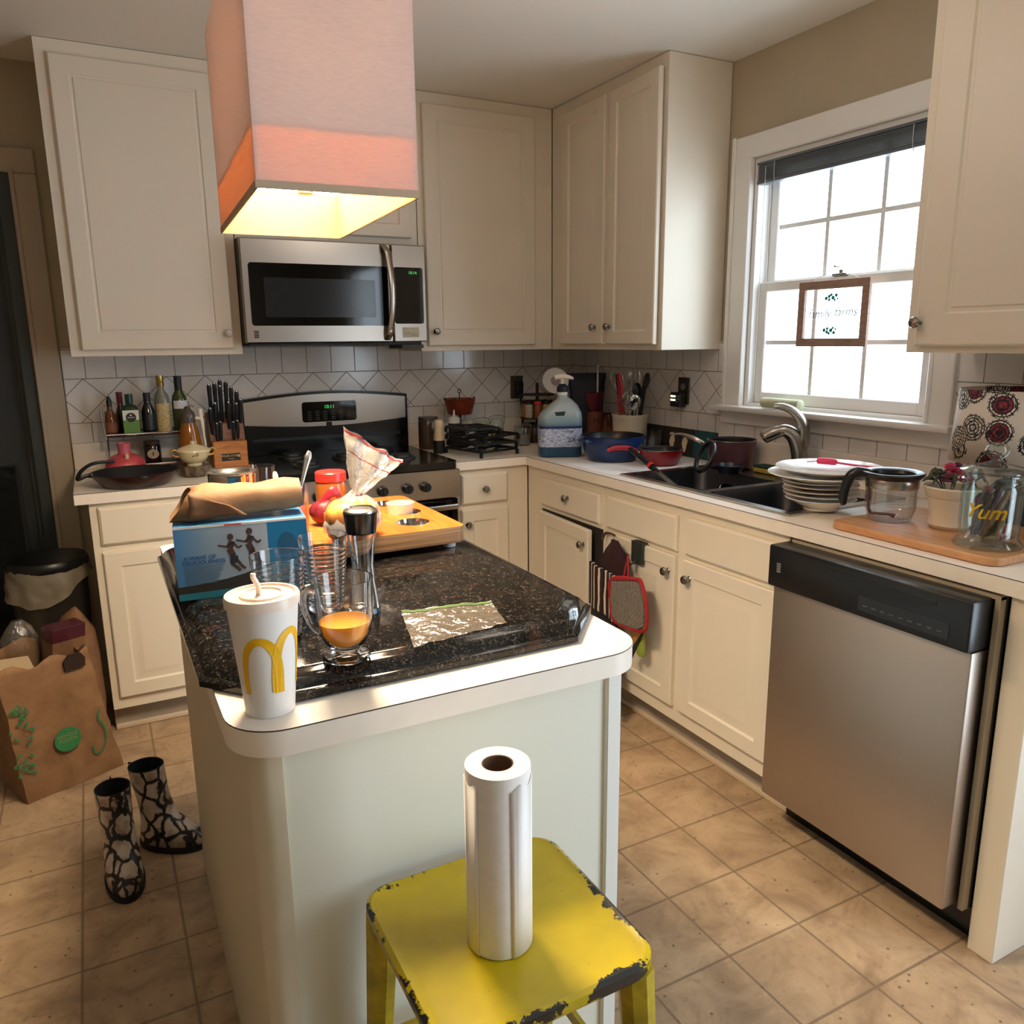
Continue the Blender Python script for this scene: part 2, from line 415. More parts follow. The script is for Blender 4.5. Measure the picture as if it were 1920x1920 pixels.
def obj(name, g, mats, parent=None, label=None, loc=None, smooth=35, fixn=True):
    me = bpy.data.meshes.new(name); me.from_pydata(g.v, [], g.f)
    for m in (mats if isinstance(mats, (list, tuple)) else [mats]): me.materials.append(m)
    me.polygons.foreach_set('material_index', g.m)
    if fixn:
        bm = bmesh.new(); bm.from_mesh(me); bmesh.ops.recalc_face_normals(bm, faces=bm.faces[:]); bm.to_mesh(me); bm.free()
    me.polygons.foreach_set('use_smooth', [True] * len(me.polygons))
    try: me.set_sharp_from_angle(angle=math.radians(smooth))
    except Exception: pass
    me.update()
    o = bpy.data.objects.new(name, me); C.objects.link(o)
    if parent is not None: o.parent = parent
    if loc is not None: o.location = loc
    if label: o['label'] = label
    return o
def tag(o, label, cat, group=None):
    o['label'] = label; o['category'] = cat
    if group: o['group'] = group
    return o
def thing(name, label, cat, loc=(0, 0, 0), rz=0, group=None, rot=None):
    o = bpy.data.objects.new(name, None); C.objects.link(o); o.location = loc
    o.rotation_euler = rot if rot else (0, 0, rz); o.empty_display_size = .05
    return tag(o, label, cat, group)
def struct(name, g, m, parent=None, loc=None):
    o = obj(name, g, m, parent, loc=loc)
    if parent is None: o['kind'] = 'structure'
    return o
def sgroup(name, loc=(0, 0, 0), rz=0):
    o = bpy.data.objects.new(name, None); C.objects.link(o); o.location = loc; o.rotation_euler = (0, 0, rz); o['kind'] = 'structure'
    return o
def copy_tree(o, loc, rz=None, label=None, parent=None):
    c = o.copy(); C.objects.link(c)
    if parent is None:
        c.location = loc
        if rz is not None: c.rotation_euler = (0, 0, rz)
        if label: c['label'] = label
    else: c.parent = parent
    for ch in list(o.children): copy_tree(ch, None, None, None, c)
    return c
def rrect(x0, x1, y0, y1, r, n=6):
    if isinstance(r, (int, float)): r = [r] * 4
    out = []
    for (cx, cy, a, rr) in ((x1 - r[0], y1 - r[0], 0, r[0]), (x0 + r[1], y1 - r[1], PI / 2, r[1]), (x0 + r[2], y0 + r[2], PI, r[2]), (x1 - r[3], y0 + r[3], 1.5 * PI, r[3])):
        if rr <= 1e-6: out.append((cx, cy)); continue
        for i in range(n + 1): out.append((cx + rr * math.cos(a + PI / 2 * i / n), cy + rr * math.sin(a + PI / 2 * i / n)))
    return out

# ================================================================ THE ROOM
XL, YR, ZC = -4.7, -6.5, 2.44
def cells(xs, ys, holes, z0, z1, g, mi=0, X=None, seam=None):
    # slab from a grid of rectangles with some left out; seam = (material index, height) dark line at the top edge
    def solid(i, j):
        return 0 <= i < len(xs) - 1 and 0 <= j < len(ys) - 1 and (i, j) not in holes
    for i in range(len(xs) - 1):
        for j in range(len(ys) - 1):
            if not solid(i, j): continue
            a, b, c, d = xs[i], xs[i + 1], ys[j], ys[j + 1]
            g.add([(a, c, z1), (b, c, z1), (b, d, z1), (a, d, z1)], [(0, 1, 2, 3)], mi, X)
            g.add([(a, c, z0), (a, d, z0), (b, d, z0), (b, c, z0)], [(0, 1, 2, 3)], mi, X)
            for di, dj, p, q in ((-1, 0, (a, d), (a, c)), (1, 0, (b, c), (b, d)), (0, -1, (a, c), (b, c)), (0, 1, (b, d), (a, d))):
                if solid(i + di, j + dj): continue
                zs = [z0, z1] if seam is None else [z0, z1 - seam[1], z1]
                for k in range(len(zs) - 1):
                    g.add([(*p, zs[k]), (*q, zs[k]), (*q, zs[k + 1]), (*p, zs[k + 1])], [(0, 1, 2, 3)], mi if k == 0 else seam[0], X)
    return g
struct('floor', G().box(XL - .1, .1, YR - .1, 1.2, -.1, 0), M['floor'])
struct('ceiling', G().box(XL - .1, .1, YR - .1, 1.2, ZC, ZC + .1), M['ceil'])
# back wall with the doorway at its left end
DX0, DX1, DZ = -3.30, -2.487, 2.045
struct('wall_back', cells([XL - .1, DX0, DX1, .1], [0, DZ, ZC], {(1, 0)}, 0, .12, G(), 0, RX(PI / 2) @ T(0, 0, -.12)), M['paint'])
# right wall: kitchen window and added patio door; built in (y, z) and turned
XR = Matrix(((0, 0, 1, 0), (1, 0, 0, 0), (0, 1, 0, 0), (0, 0, 0, 1)))
WY0, WY1, WZ0, WZ1 = -2.09, -1.29, 1.15, 2.07
struct('wall_right', cells([YR - .1, -4.90, -3.40, WY0, WY1, .12], [0, WZ0, 2.07, 2.12, ZC], {(1, 0), (1, 1), (1, 2), (3, 1)}, 0, .12, G(), 0, XR), M['paint'])
struct('wall_left', G().box(XL - .1, XL, YR, 1.2, 0, ZC), M['paint'])
struct('wall_front', G().box(XL - .1, .1, YR - .1, YR, 0, ZC), M['paint'])
struct('wall_hall', G().box(XL, 0, 1.1, 1.2, 0, ZC), mat('hall_wall_dark', '4a4640', .8))
# tiled splash
struct('wall_back_tiles', G().box(-2.392, 0, -.008, 0, 1.022, 1.40), M['tile_x'])
g = G(); g.box(-.008, 0, -1.186, -.008, 1.022, 1.40); g.box(-.008, 0, -2.178, -1.186, 1.022, 1.10); g.box(-.008, 0, -2.80, -2.178, 1.022, 1.40)
struct('wall_right_tiles', g, M['tile_y'])
# doorway casing and the dark door
g = G()
for x0, x1, z0, z1 in ((-2.487, -2.397, 0, 2.0445), (DX0 - .09, DX0, 0, 2.0445), (DX0 - .09, -2.397, 2.045, 2.135)):
    g.box(x0, x1, -.018, 0, z0, z1, .004)
g.box(-2.487, -2.470, -.024, .0, 0, 2.06, .004)
struct('trim_1', g, M['trimtan'])
d = sgroup('door_1')
obj('door_panel', G().box(DX0 + .02, -2.53, .07, .11, .01, 2.02, .002).rings(.62, .8, [(0, .0), (.01, -.006), (.02, .002), (.04, .004)], X=T(DX0 + .09, .07, .15)), mat('door_slate', '2c3236', .5), d)
obj('door_jamb', G().box(-2.53, -2.487, 0, .12, 0, 2.045).box(-2.55, -2.53, .045, .06, 0, 2.03), mat('door_jamb_slate', '39403f', .5), d)
# --- kitchen window
w = sgroup('window_1')
g = G(); cw = .103
for a in ((WY0 - .088, WY0 + .0, WZ0 - .02, WZ1 + .085), (WY1, WY1 + cw, WZ0 - .02, WZ1 + .085)):
    g.box(-.020, 0, a[0], a[1], a[2], a[3], .004)
g.box(-.0208, 0, WY0 - .0875, WY1 + cw - .0005, WZ1, WZ1 + .0845, .004)
g.box(-.028, -.018, WY1 + cw - .018, WY1 + cw, WZ0 - .02, WZ1 + .088, .003); g.box(-.028, -.018, WY0 - .088, WY0 - .07, WZ0 - .02, WZ1 + .088, .003)
g.box(-.026, -.018, WY1, WY1 + .014, WZ0, WZ1, .003); g.box(-.026, -.018, WY0 - .014, WY0, WZ0, WZ1, .003)
obj('window_casing', g, M['white'], w)
obj('window_sill', G().box(-.062, .05, WY0 - .11, WY1 + cw + .03, WZ0 - .022, WZ0, .006, seg=2).box(-.018, 0, WY0 - .09, WY1 + cw + .01, WZ0 - .075, WZ0 - .022, .004), M['white'], w)
g = G()
for y0, y1 in ((WY0, WY0 + .02), (WY1 - .02, WY1)):
    g.box(.0, .12, y0, y1, WZ0, WZ1); g.box(.055, .065, y0 - .004, y1 + .004, WZ0, WZ1)
g.box(0, .12, WY0 + .02, WY1 - .02, WZ1 - .02, WZ1); g.box(0, .12, WY0 + .02, WY1 - .02, WZ0, WZ0 + .012)
obj('window_frame', g, M['white'], w)
def sash(x, z0, z1, nm):
    g = G(); y0, y1, f = WY0 + .022, WY1 - .022, .04
    g.box(x, x + .03, y0, y0 + f, z0, z1, .003); g.box(x, x + .03, y1 - f, y1, z0, z1, .003)
    g.box(x, x + .03, y0 + f, y1 - f, z0, z0 + f * 1.1, .003); g.box(x, x + .03, y0 + f, y1 - f, z1 - f * .9, z1, .003)
    s = obj(nm, g, M['white'], w); g = G()
    gy0, gy1, gz0, gz1 = y0 + f, y1 - f, z0 + f * 1.1, z1 - f * .9
    for k in (1, 2): yy = gy0 + (gy1 - gy0) * k / 3; g.box(x + .012, x + .022, yy - .008, yy + .008, gz0, gz1)
    zz = (gz0 + gz1) / 2; g.box(x + .0125, x + .0215, gy0, gy1, zz - .008, zz + .008)
    obj('muntins', g, M['white'], s)
    obj('pane', G().box(x + .015, x + .018, gy0, gy1, gz0, gz1), M['pane'], s)
sash(.030, WZ0 + .012, 1.62, 'lower_sash'); sash(.066, 1.585, WZ1 - .02, 'upper_sash')
obj('sash_lock', G().box(.02, .045, -1.72, -1.66, 1.62, 1.628, .002).cyl(.008, 1.628, 1.64, 12, X=T(.034, -1.69, 0)), M['nickel'], w)
# --- unseen patio door further along the right wall, added to bring in daylight
w = sgroup('added_window_2'); g = G()
for y0, y1 in ((-4.90, -4.84), (-3.46, -3.40)): g.box(.02, .08, y0, y1, 0, 2.12)
g.box(.02, .08, -4.90, -3.40, 0, .08); g.box(.02, .08, -4.90, -3.40, 2.05, 2.12)
for a in ((-4.99, -4.90), (-3.40, -3.31)): g.box(-.018, 0, a[0], a[1], 0, 2.2, .004)
g.box(-.0185, 0, -4.90, -3.40, 2.12, 2.2)
obj('window_frame', g, M['white'], w); obj('pane', G().box(.05, .054, -4.84, -3.46, .08, 2.05), M['pane'], w)
# unseen ceiling light added to brighten the kitchen, over the top edge of view
t = thing('added_ceiling_light', 'added round fill light on the ceiling over the aisle beside the island', 'lamp', (-1.05, -2.0, 2.438))
obj('lamp_base', G().cyl(.17, -.03, 0, 32), M['white'], t)
obj('lamp_shade', G().lathe([(.165, -.031), (.15, -.07), (.10, -.10), (.0001, -.115)], 32), emis('added_lamp_glass', 'ffe6c8', .5), t)
ld = bpy.data.lights.new('added_bulb', 'POINT'); ld.energy = 1.1; ld.color = (1, .90, .78); ld.shadow_soft_size = .16
lo = bpy.data.objects.new('added_bulb', ld); C.objects.link(lo); lo.parent = t; lo.location = (0, 0, -.30)
# shoe moulding along the toe kicks
g = G(); g.box(-2.351, -1.741, -.568, -.548, 0, .02, .004); g.box(-.973, -.57, -.568, -.548, 0, .02, .004)
g.box(-.568, -.548, -2.15, -.568, 0, .02, .004)
struct('baseboard_kitchen', g, mat('shoe_moulding', 'c9b79f', .5, var=.08, sc=12))

# ================================================================ CABINETS
knob_me = None
def knob(parent, x, z, y=-.63, m=None, label=None):
    g = G().lathe([(.007, 0), (.006, .010), (.0075, .013), (.0135, .016), (.0155, .021), (.0125, .027), (.004, .0295), (.0001, .030)], 20)
    return obj('knob', g, m or M['nickel'], parent, label, loc=(x, y, z)), g
def put_knob(parent, x, z, y, m=None, label=None):
    g = G().lathe([(.010, 0), (.0065, .003), (.006, .010), (.0075, .013), (.0135, .016), (.0155, .021), (.0125, .027), (.004, .0295), (.0001, .030)], 20, X=RX(PI / 2))
    return obj('knob', g, m or M['nickel'], parent, label, loc=(x, y, z))
RAISED = [(0, 0), (0, -.015), (.004, -.019), (.052, -.019), (.058, -.012), (.066, -.012), (.090, -.018), (.096, -.018)]
FLATP = [(0, 0), (0, -.015), (.004, -.019), (.060, -.019), (.064, -.0145), (.070, -.0145), (.073, -.018)]
SLAB = [(0, 0), (0, -.011), (.004, -.015), (.008, -.019), (.012, -.019)]
def door(parent, x0, x1, z0, z1, y, kx=None, kz=None, prof=RAISED, name='door', ajar=0, hinge='l', m=None):
    X = I4
    w_ = x1 - x0
    if ajar: X = T(0, 0, 0) @ RZ(-ajar) if hinge == 'l' else T(w_, 0, 0) @ RZ(ajar) @ T(-w_, 0, 0)
    o = obj(name, G().rings(w_, z1 - z0, prof, X=X), m or M['cab'], parent, loc=(x0, y, z0))
    if kx is not None:
        p = X @ Vector((kx - x0, -.019, 0)); k = put_knob(o, p.x, kz - z0, p.y)
        if ajar: k.rotation_euler = (0, 0, -ajar if hinge == 'l' else ajar)
    return o
def carcass(parent, x0, x1, depth, z0, z1, toe=False, name='body', extra=None):
    g = G()
    if toe:
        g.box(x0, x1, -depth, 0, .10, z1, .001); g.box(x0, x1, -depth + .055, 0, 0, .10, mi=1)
    else: g.box(x0, x1, -depth, 0, z0, z1, .001)
    if extra:
        g = G(); g.box(x0, x1, -depth, 0, .10, .70, .001); g.box(x0, x1, -depth, -depth + .02, .70, z1); g.box(x0, x1, -depth + .055, 0, 0, .10, mi=1)
        g.box(x0, x0 + .015, -depth + .02, 0, .70, z1); g.box(x1 - .015, x1, -depth + .02, 0, .70, z1)
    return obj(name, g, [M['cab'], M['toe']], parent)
GP = .003
# left base
t = thing('base_cabinet', 'cream base cabinet left of the range, under the skillet counter', 'cabinet', (-2.351, -GP, 0))
carcass(t, 0, .606, .607, 0, .874, True)
door(t, .026, .58, .722, .857, -.607, None, None, SLAB, 'drawer')
door(t, .026, .58, .148, .695, -.607, .55, .64)
# narrow base right of the range
t = thing('base_cabinet', 'narrow cream base cabinet with one drawer right of the range', 'cabinet', (-.973, -GP, 0))
carcass(t, 0, .360, .607, 0, .874, True)
door(t, .03, .253, .722, .852, -.607, .137, .786, SLAB, 'drawer')
door(t, .03, .253, .148, .700, -.607, .052, .636)
# right run (local x runs towards the camera)
def right_thing(name, label, cat, y, x=-GP): return thing(name, label, cat, (x, y, 0), -PI / 2)
t = right_thing('base_cabinet', 'cream corner base cabinet whose door stands slightly ajar', 'cabinet', -.613)
carcass(t, 0, .606, .607, 0, .874, True)
door(t, .137, .589, .716, .835, -.607, .364, .782, SLAB, 'drawer')
door(t, .137, .560, .148, .690, -.612, .527, .628, ajar=.055)
obj('opening', G().box(.130, .598, -.6095, -.607, .14, .697), M['gapshade'], t, 'dark sheet for the shaded inside of the cabinet')  # flat dark sheet painted as the shade behind the ajar door
t = right_thing('base_cabinet', 'wide cream sink base cabinet with two doors and false drawer fronts', 'cabinet', -1.222)
carcass(t, 0, .910, .607, 0, .874, True, extra=True)
door(t, .033, .437, .716, .838, -.607, None, None, SLAB, 'drawer'); door(t, .485, .888, .716, .843, -.607, None, None, SLAB, 'drawer')
door(t, .033, .437, .158, .700, -.607, .407, .643); door(t, .480, .888, .158, .700, -.607, .515, .641)
obj('stile_gap_shade', G().box(.890, .905, -.609, -.607, .16, .70), M['gapshade'], t, 'dark strip for the shaded gap beside the door')  # dark strip painted as shade on the solid frame
t = right_thing('end_panel', 'cream end panel closing the counter right of the dishwasher', 'panel', -2.746)
obj('body', G().box(0, .06, -.607, 0, 0, .874, .002), M['cab'], t)
# uppers
t = thing('wall_cabinet', 'cream upper cabinet left of the microwave, above the bottles', 'cabinet', (-2.351, -GP, 0))
carcass(t, 0, .606, .303, 1.37, 2.438)
door(t, .038, .572, 1.393, 2.39, -.303, .554, 1.452, FLATP)
t.children[-1].children[0].data.materials[0] = mat('white_knob', 'cfc8c0', .25)
t = thing('wall_cabinet', 'short cream cabinet above the microwave behind the pendant lamp', 'cabinet', (-1.741, -GP, 0))
carcass(t, 0, .758, .303, 1.812, 2.438)
door(t, .035, .372, 1.845, 2.39, -.303, None, None); door(t, .392, .728, 1.845, 2.39, -.303, None, None)
t = thing('wall_cabinet', 'cream upper cabinet right of the microwave with one wide door', 'cabinet', (-.979, -GP, 0))
carcass(t, 0, .671, .303, 1.37, 2.438)
door(t, .029, .572, 1.393, 2.39, -.303, .062, 1.455, FLATP)
t = right_thing('wall_cabinet', 'cream two-door upper cabinet between the corner and the window', 'cabinet', -.308)
carcass(t, 0, .838, .303, 1.37, 2.438)
door(t, .112, .450, 1.393, 2.39, -.303, .395, 1.466); door(t, .482, .821, 1.393, 2.39, -.303, .508, 1.466, ajar=.035, hinge='l')
t = right_thing('wall_cabinet', 'cream upper cabinet right of the window with a dark knob', 'cabinet', -2.216)
carcass(t, 0, .80, .303, 1.37, 2.438)
door(t, .034, .766, 1.388, 2.39, -.303, .045, 1.449, [(a * 1.35, b) for a, b in FLATP])
# counters
seam = (1, .0022); ctz0, ctz1 = .876, .914
g = G(); cells([-2.392, -1.742], [-.635, -.003], set(), ctz0, ctz1, g, seam=seam); g.box(-2.392, -1.742, -.022, -.003, ctz1 + .0005, 1.021, .002)
tag(obj('countertop', g, [M['laminate'], M['seam']]), 'cream laminate countertop left of the range under the skillet', 'countertop')
SX0, SX1, SY0, SY1 = -.575, -.075, -2.095, -1.262   # sink rim
bx0, bx1 = -.545, -.205; by = ((-1.680, -1.292), (-2.068, -1.715))
g = G(); cells([-.974, -.635, SX0 + .02, SX1 - .02, -.003], [-2.808, SY0 + .02, SY1 - .02, -.635, -.003], {(0, 0), (0, 1), (0, 2), (2, 1)}, ctz0, ctz1, g, seam=seam)
g.box(-.974, -.003, -.022, -.003, ctz1 + .0005, 1.021, .002); g.box(-.022, -.003, -2.80, -.0225, ctz1 + .0005, 1.021, .002)
tag(obj('countertop', g, [M['laminate'], M['seam']]), 'long cream laminate countertop running round the corner past the sink', 'countertop')
# sink
t = thing('sink', 'double bowl stainless steel sink set in the counter under the window', 'sink', (0, 0, 0))
g = G(); zt = ctz1 + .006
cells([SX0, bx0, bx1, SX1], [SY0, by[1][0], by[1][1], by[0][0], by[0][1], SY1], {(1, 1), (1, 3)}, ctz1 + .0005, zt, g)
obj('rim', g, M['steel'], t)
for k, (y0, y1) in enumerate(by):
    g = G(); r = .05; zb = .735
    for z, ins, rr in ((zt - .0005, 0, r), (zt - .03, .004, r), (.77, .012, r), (.742, .022, r * .8), (zb, .045, r * .7)):
        pts = rrect(bx0 + ins, bx1 - ins, y0 + ins, y1 - ins, rr, 5)
        g.v += [(x, y, z) for x, y in pts]
    n = len(pts)
    for a in range(4):
        for j in range(n): g.f.append((a * n + j, a * n + (j + 1) % n, (a + 1) * n + (j + 1) % n, (a + 1) * n + j)); g.m.append(0)
    g.f.append(tuple(4 * n + j for j in range(n))); g.m.append(0)
    # fill rim corners round the bowl
    b = obj('bowl', g, mat('sink_bowl_shaded', '6e6f74', .3, 1), t, fixn=False)  # darker than the rim steel, bowl shade put into the colour
    obj('drain', G().cyl(.04, zb, zb + .004, 24, X=T((bx0 + bx1) / 2, (y0 + y1) / 2, 0), bev=.001), M['chrome'], b)
# range
RX0, RX1 = -1.738, -.976
t = thing('range', 'stainless steel gas range with black cooktop between the counters', 'range', ((RX0 + RX1) / 2, 0, 0))
hw = (RX1 - RX0) / 2
obj('body', G().box(-hw, hw, -.64, -.02, .09, .895, .003).box(-hw + .03, hw - .03, -.60, -.05, 0, .09), M['black'], t)
g = G().prism(rrect(-hw, hw, -.675, -.03, [.01, .01, .03, .03]), .896, .925); c = obj('cooktop', g, M['black'], t)
for i, (x, y) in enumerate(((-.2, -.2), (.2, -.2), (-.2, -.48), (.2, -.48), (0, -.34))):
    obj('burner', G().lathe([(.062, .925), (.06, .932), (.045, .934), (.042, .944), (.0001, .946)], 24, X=T(x, y, 0)), M['blackm'], c)
def arch_poly(x0, x1, zb, zt0, zt1, sag, r=.02):
    p = []
    for i in range(17): u = i / 16; p.append((x1 + (x0 - x1) * u, zt0 + (zt1 - zt0) * math.sin(PI * u)))
    for i in range(17): u = i / 16; p.append((x0 + (x1 - x0) * u, zb - sag * math.sin(PI * u)))
    return p
XF = Matrix(((1, 0, 0, 0), (0, 0, -1, 0), (0, 1, 0, 0), (0, 0, 0, 1)))  # polygon (x,z) extruded towards -y
bg = obj('backguard', G().prism(arch_poly(-hw, hw, .926, 1.172, 1.198, 0), .025, .085, X=XF), M['black'], t)
obj('steel_panel', G().prism(arch_poly(-hw + .012, hw - .012, 1.062, 1.160, 1.187, .020), .085, .090, X=XF), M['steel_h'], bg)
obj('display', G().prism(rrect(-.118, .130, 1.062, 1.152, .012), .090, .0925, X=XF), M['glassblk'], bg)
obj('display_digits', G().text('10:11', .022, T(.005, -.0935, 1.128) @ RX(PI / 2)), M['green_led'], bg)
g = G()
for k in range(5):
    for j in range(6): g.box(-.095 + j * .036, -.077 + j * .036, -.0930, -.0924, 1.072 + k * .009, 1.0745 + k * .009)
obj('display_marks', g, mat('grey_print', '3c4248', .5), bg)
obj('badge', G().prism(rrect(-.012, .014, 1.018 + .022, 1.042 + .018, .002), .090, .0912, X=XF), M['black'], bg)
obj('vent_slot', G().box(-hw + .04, hw - .04, -.0865, -.085, .985, 1.0, .0005), mat('vent_dark_grey', '24262c', .25), bg)
cp = obj('control_panel', G().box(-hw, hw, -.69, -.64, .775, .894, .004), M['steel_h'], t)
for x in (-.30, -.215, 0.04, .145, .222):
    k = obj('burner_knob', G().lathe([(.022, 0), (.022, .006), (.019, .012), (.018, .028), (.016, .030), (.0001, .030)], 24, X=T(x, -.69, .832) @ RX(PI / 2)), M['blackp'], cp)
    obj('grip', G().box(x - .004, x + .004, -.724, -.719, .816, .848, .001), M['blackm'], k)
od = obj('oven_door', G().box(-hw + .004, hw - .004, -.672, -.641, .20, .768, .004), M['glassblk'], t)
obj('handle', G().box(-hw + .02, hw - .02, -.715, -.695, .728, .752, .006, seg=2).box(-hw + .04, -hw + .06, -.70, -.672, .73, .75).box(hw - .06, hw - .04, -.70, -.672, .73, .75), M['steel_h'], od)
obj('drawer', G().box(-hw + .004, hw - .004, -.668, -.641, .10, .195, .004), M['steel_h'], t)
# microwave
t = thing('microwave', 'stainless over-the-range microwave with dark window and curved handle', 'microwave', (-1.364, 0, 1.412))
obj('body', G().box(-.379, .377, -.372, -.003, 0, .398, .002), M['blackm'], t)
dr = obj('door', G().box(-.379, .223, -.402, -.373, 0, .396, .004), M['steel_h'], t)
obj('window', G().prism(rrect(-.353, .206, .067, .305, .012), .402, .4045, X=XF), M['glassblk'], dr)
obj('window_mesh', G().prism(rrect(-.298, .150, .100, .250, .006), .4045, .405, X=XF), mat('mesh_screen', '26282a', .12), dr)
g = G()
for k in range(4): g.box(-.348, -.334, -.4032, -.402, .020 + k * .0075, .025 + k * .0075)
g.box(-.333, -.331, -.4032, -.402, .020, .047)
obj('badge', g, M['blackm'], dr)
pts = [(.196, -.403, .012), (.201, -.425, .035)] + [(.204 + .008 * math.sin(PI * i / 8), -.428 - .02 * math.sin(PI * i / 8), .05 + .30 * i / 8) for i in range(9)] + [(.199, -.425, .368), (.192, -.403, .390)]
obj('handle', G().tube(pts, .008, 10, flat=1.9), M['steel_h'], dr)
cp = obj('control_panel', G().box(.227, .377, -.402, -.373, 0, .396, .004), M['steel_h'], t)
obj('keypad', G().prism(rrect(.233, .362, .075, .305, .010), .402, .4045, X=XF), M['glassblk'], cp)
obj('clock_digits', G().text('10:14', .017, T(.316, -.4052, .283) @ RX(PI / 2)), M['green_led'], cp)
obj('sticker', G().prism(rrect(.264, .338, .018, .060, .002), .402, .4027, X=XF), mat('energy_sticker', 'b9b39a', .5), cp)
obj('sticker_print', G().text('OK', .016, T(.285, -.4030, .034) @ RX(PI / 2)).box(.30, .332, -.4030, -.4028, .024, .027).box(.30, .332, -.4030, -.4028, .032, .035), mat('pale_print', '8c8468', .5), cp)
obj('grease_filter', G().box(-.36, .36, -.37, -.03, -.012, 0, .001), M['blackm'], t)
obj('lamp_cover', G().box(.27, .37, -.37, -.2, -.028, -.012, .001), mat('filter_brown', '3b352c', .5), t)
# dishwasher
t = right_thing('dishwasher', 'stainless dishwasher with black control strip at the end of the counter', 'dishwasher', -2.140, -.01)
obj('tub', G().box(.008, .600, -.60, 0, .10, .870, .002), M['blackm'], t)
obj('side_frame', G().box(.585, .598, -.622, -.601, .10, .868, .001).box(.02, .598, -.622, -.601, .860, .869), mat('dishwasher_frame', 'a89c88', .5), t)
obj('toe_plate', G().box(.01, .596, -.56, -.50, 0, .10), M['black'], t)
dp = obj('door', G().box(.006, .578, -.668, -.605, .105, .742, .006, seg=2), M['steel_v'], t)
cpn = obj('control_panel', G().box(.003, .582, -.690, -.606, .745, .862, .007, seg=2), M['blackp'], t)
obj('badge', G().box(.036, .050, -.6912, -.690, .79, .795).box(.036, .050, -.6912, -.690, .797, .802).box(.036, .050, -.6912, -.690, .804, .809).box(.036, .050, -.6912, -.690, .811, .816), mat('silver_print', '8f8f92', .4, .6), cpn)
obj('latch_recess', G().prism([(.20, .842), (.24, .815), (.34, .806), (.44, .815), (.50, .832), (.50, .842)], .6902, .6915, X=XF), M['glassblk'], cpn)
obj('key_strip', G().box(.30, .535, -.6915, -.690, .762, .800, .0005), mat('key_strip_grey', '1d2128', .2), cpn)
g = G()
for k in range(9): g.box(.315 + k * .024, .327 + k * .024, -.6922, -.6915, .776, .778)
obj('key_marks', g, mat('key_print', '5c6066', .5), cpn)

# ================================================================ THE ISLAND
IX0, IX1, IY0, IY1 = -2.165, -1.552, -2.652, -1.56
t = thing('kitchen_island', 'pale painted kitchen island with white laminate top', 'island', (0, 0, 0))
g = G().box(IX0 + .03, IX1 - .004, IY0 + .008, IY1, .0, .875)
obj('front_panel', g, M['island'], t)
g = G().box(IX1 - .030, IX1, IY0, IY0 + .05, 0, .875, .003)
obj('corner_post', g, mat('island_post_white', 'e6e6e2', .4), t)
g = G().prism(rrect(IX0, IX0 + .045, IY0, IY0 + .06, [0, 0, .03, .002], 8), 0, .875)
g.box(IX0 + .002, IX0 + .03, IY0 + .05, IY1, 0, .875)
obj('side_panel', g, mat('island_side_shaded', 'cfc6b0', .45), t)  # darker copy of the island paint, the side's shade put into its colour
poly = rrect(-2.188, -1.522, -2.688, -1.54, [.02, .02, .075, .075], 10)
g = G(); n = len(poly)
for z in (.8755, .9118, .914): g.v += [(x, y, z) for x, y in poly]
for a in range(2):
    for j in range(n): g.f.append((a * n + j, a * n + (j + 1) % n, (a + 1) * n + (j + 1) % n, (a + 1) * n + j)); g.m.append(a)
g.f.append(tuple(2 * n + j for j in range(n))); g.m.append(0); g.f.append(tuple(range(n))[::-1]); g.m.append(0)
obj('island_top', g, [M['laminate'], M['seam']], t)
# granite slab laid on top
t = thing('granite_slab', 'black granite slab with clipped corners lying on the island top', 'slab', (0, 0, 0))
gx0, gx1, gy0, gy1, ch = -2.205, -1.515, -2.618, -1.59, (.105, .12)
def octo(i):
    a, b, c, d = gx0 + i, gx1 - i, gy0 + i, gy1 - i; k = i * .41; cx, cy = ch[0] - k, ch[1] - k
    return [(b, c + cy), (b, d - cy), (b - cx, d), (a + cx, d), (a, d - cy), (a, c + cy), (a + cx, c), (b - cx, c)]
g = G(); pr_ = [(.012, .9146), (0, .917), (0, .926), (.004, .929), (.009, .930), (.011, .933), (.018, .941), (.028, .947), (.036, .9485), (.038, .9505), (.042, .9515)]
for i, z in pr_: g.v += [(x, y, z) for x, y in octo(i)]
for a in range(len(pr_) - 1):
    for j in range(8): g.f.append((a * 8 + j, a * 8 + (j + 1) % 8, (a + 1) * 8 + (j + 1) % 8, (a + 1) * 8 + j)); g.m.append(0)
g.f.append(tuple((len(pr_) - 1) * 8 + j for j in range(8))); g.m.append(0); g.f.append(tuple(range(8))[::-1]); g.m.append(0)
obj('slab', g, M['granite'], t, smooth=38)
GZ = .952
# pendant lamp
t = thing('pendant_lamp', 'rectangular fabric pendant lamp glowing above the island', 'lamp', (-1.891, -2.052, 1.65), -math.radians(2.9))
sx, sy, sh = .1325, .288, .40
def wallbox(g, hx, hy, th, z0, z1, mi=0):
    g.box(-hx, hx, -hy, -hy + th, z0, z1, mi=mi); g.box(-hx, hx, hy - th, hy, z0, z1, mi=mi)
    g.box(-hx, -hx + th, -hy + th, hy - th, z0, z1, mi=mi); g.box(hx - th, hx, -hy + th, hy - th, z0, z1, mi=mi)
    return g
obj('lamp_shade', wallbox(G(), sx, sy, .002, 0, sh), translucent('shade_linen', 'e6d6cf', .26, 20), t)
obj('shade_trim', wallbox(G(), sx + .0012, sy + .0012, .003, 0, .012), translucent('shade_hem', 'c8b49c', .15), t)
dmat = NT('lamp_diffuser'); dmat.t.nodes.remove(dmat.b); em = dmat.n('ShaderNodeEmission'); em.inputs[0].default_value = hexc('ffe8c4'); em.inputs[1].default_value = 25.0; dmat.l(em.outputs[0], dmat.o.inputs[0])
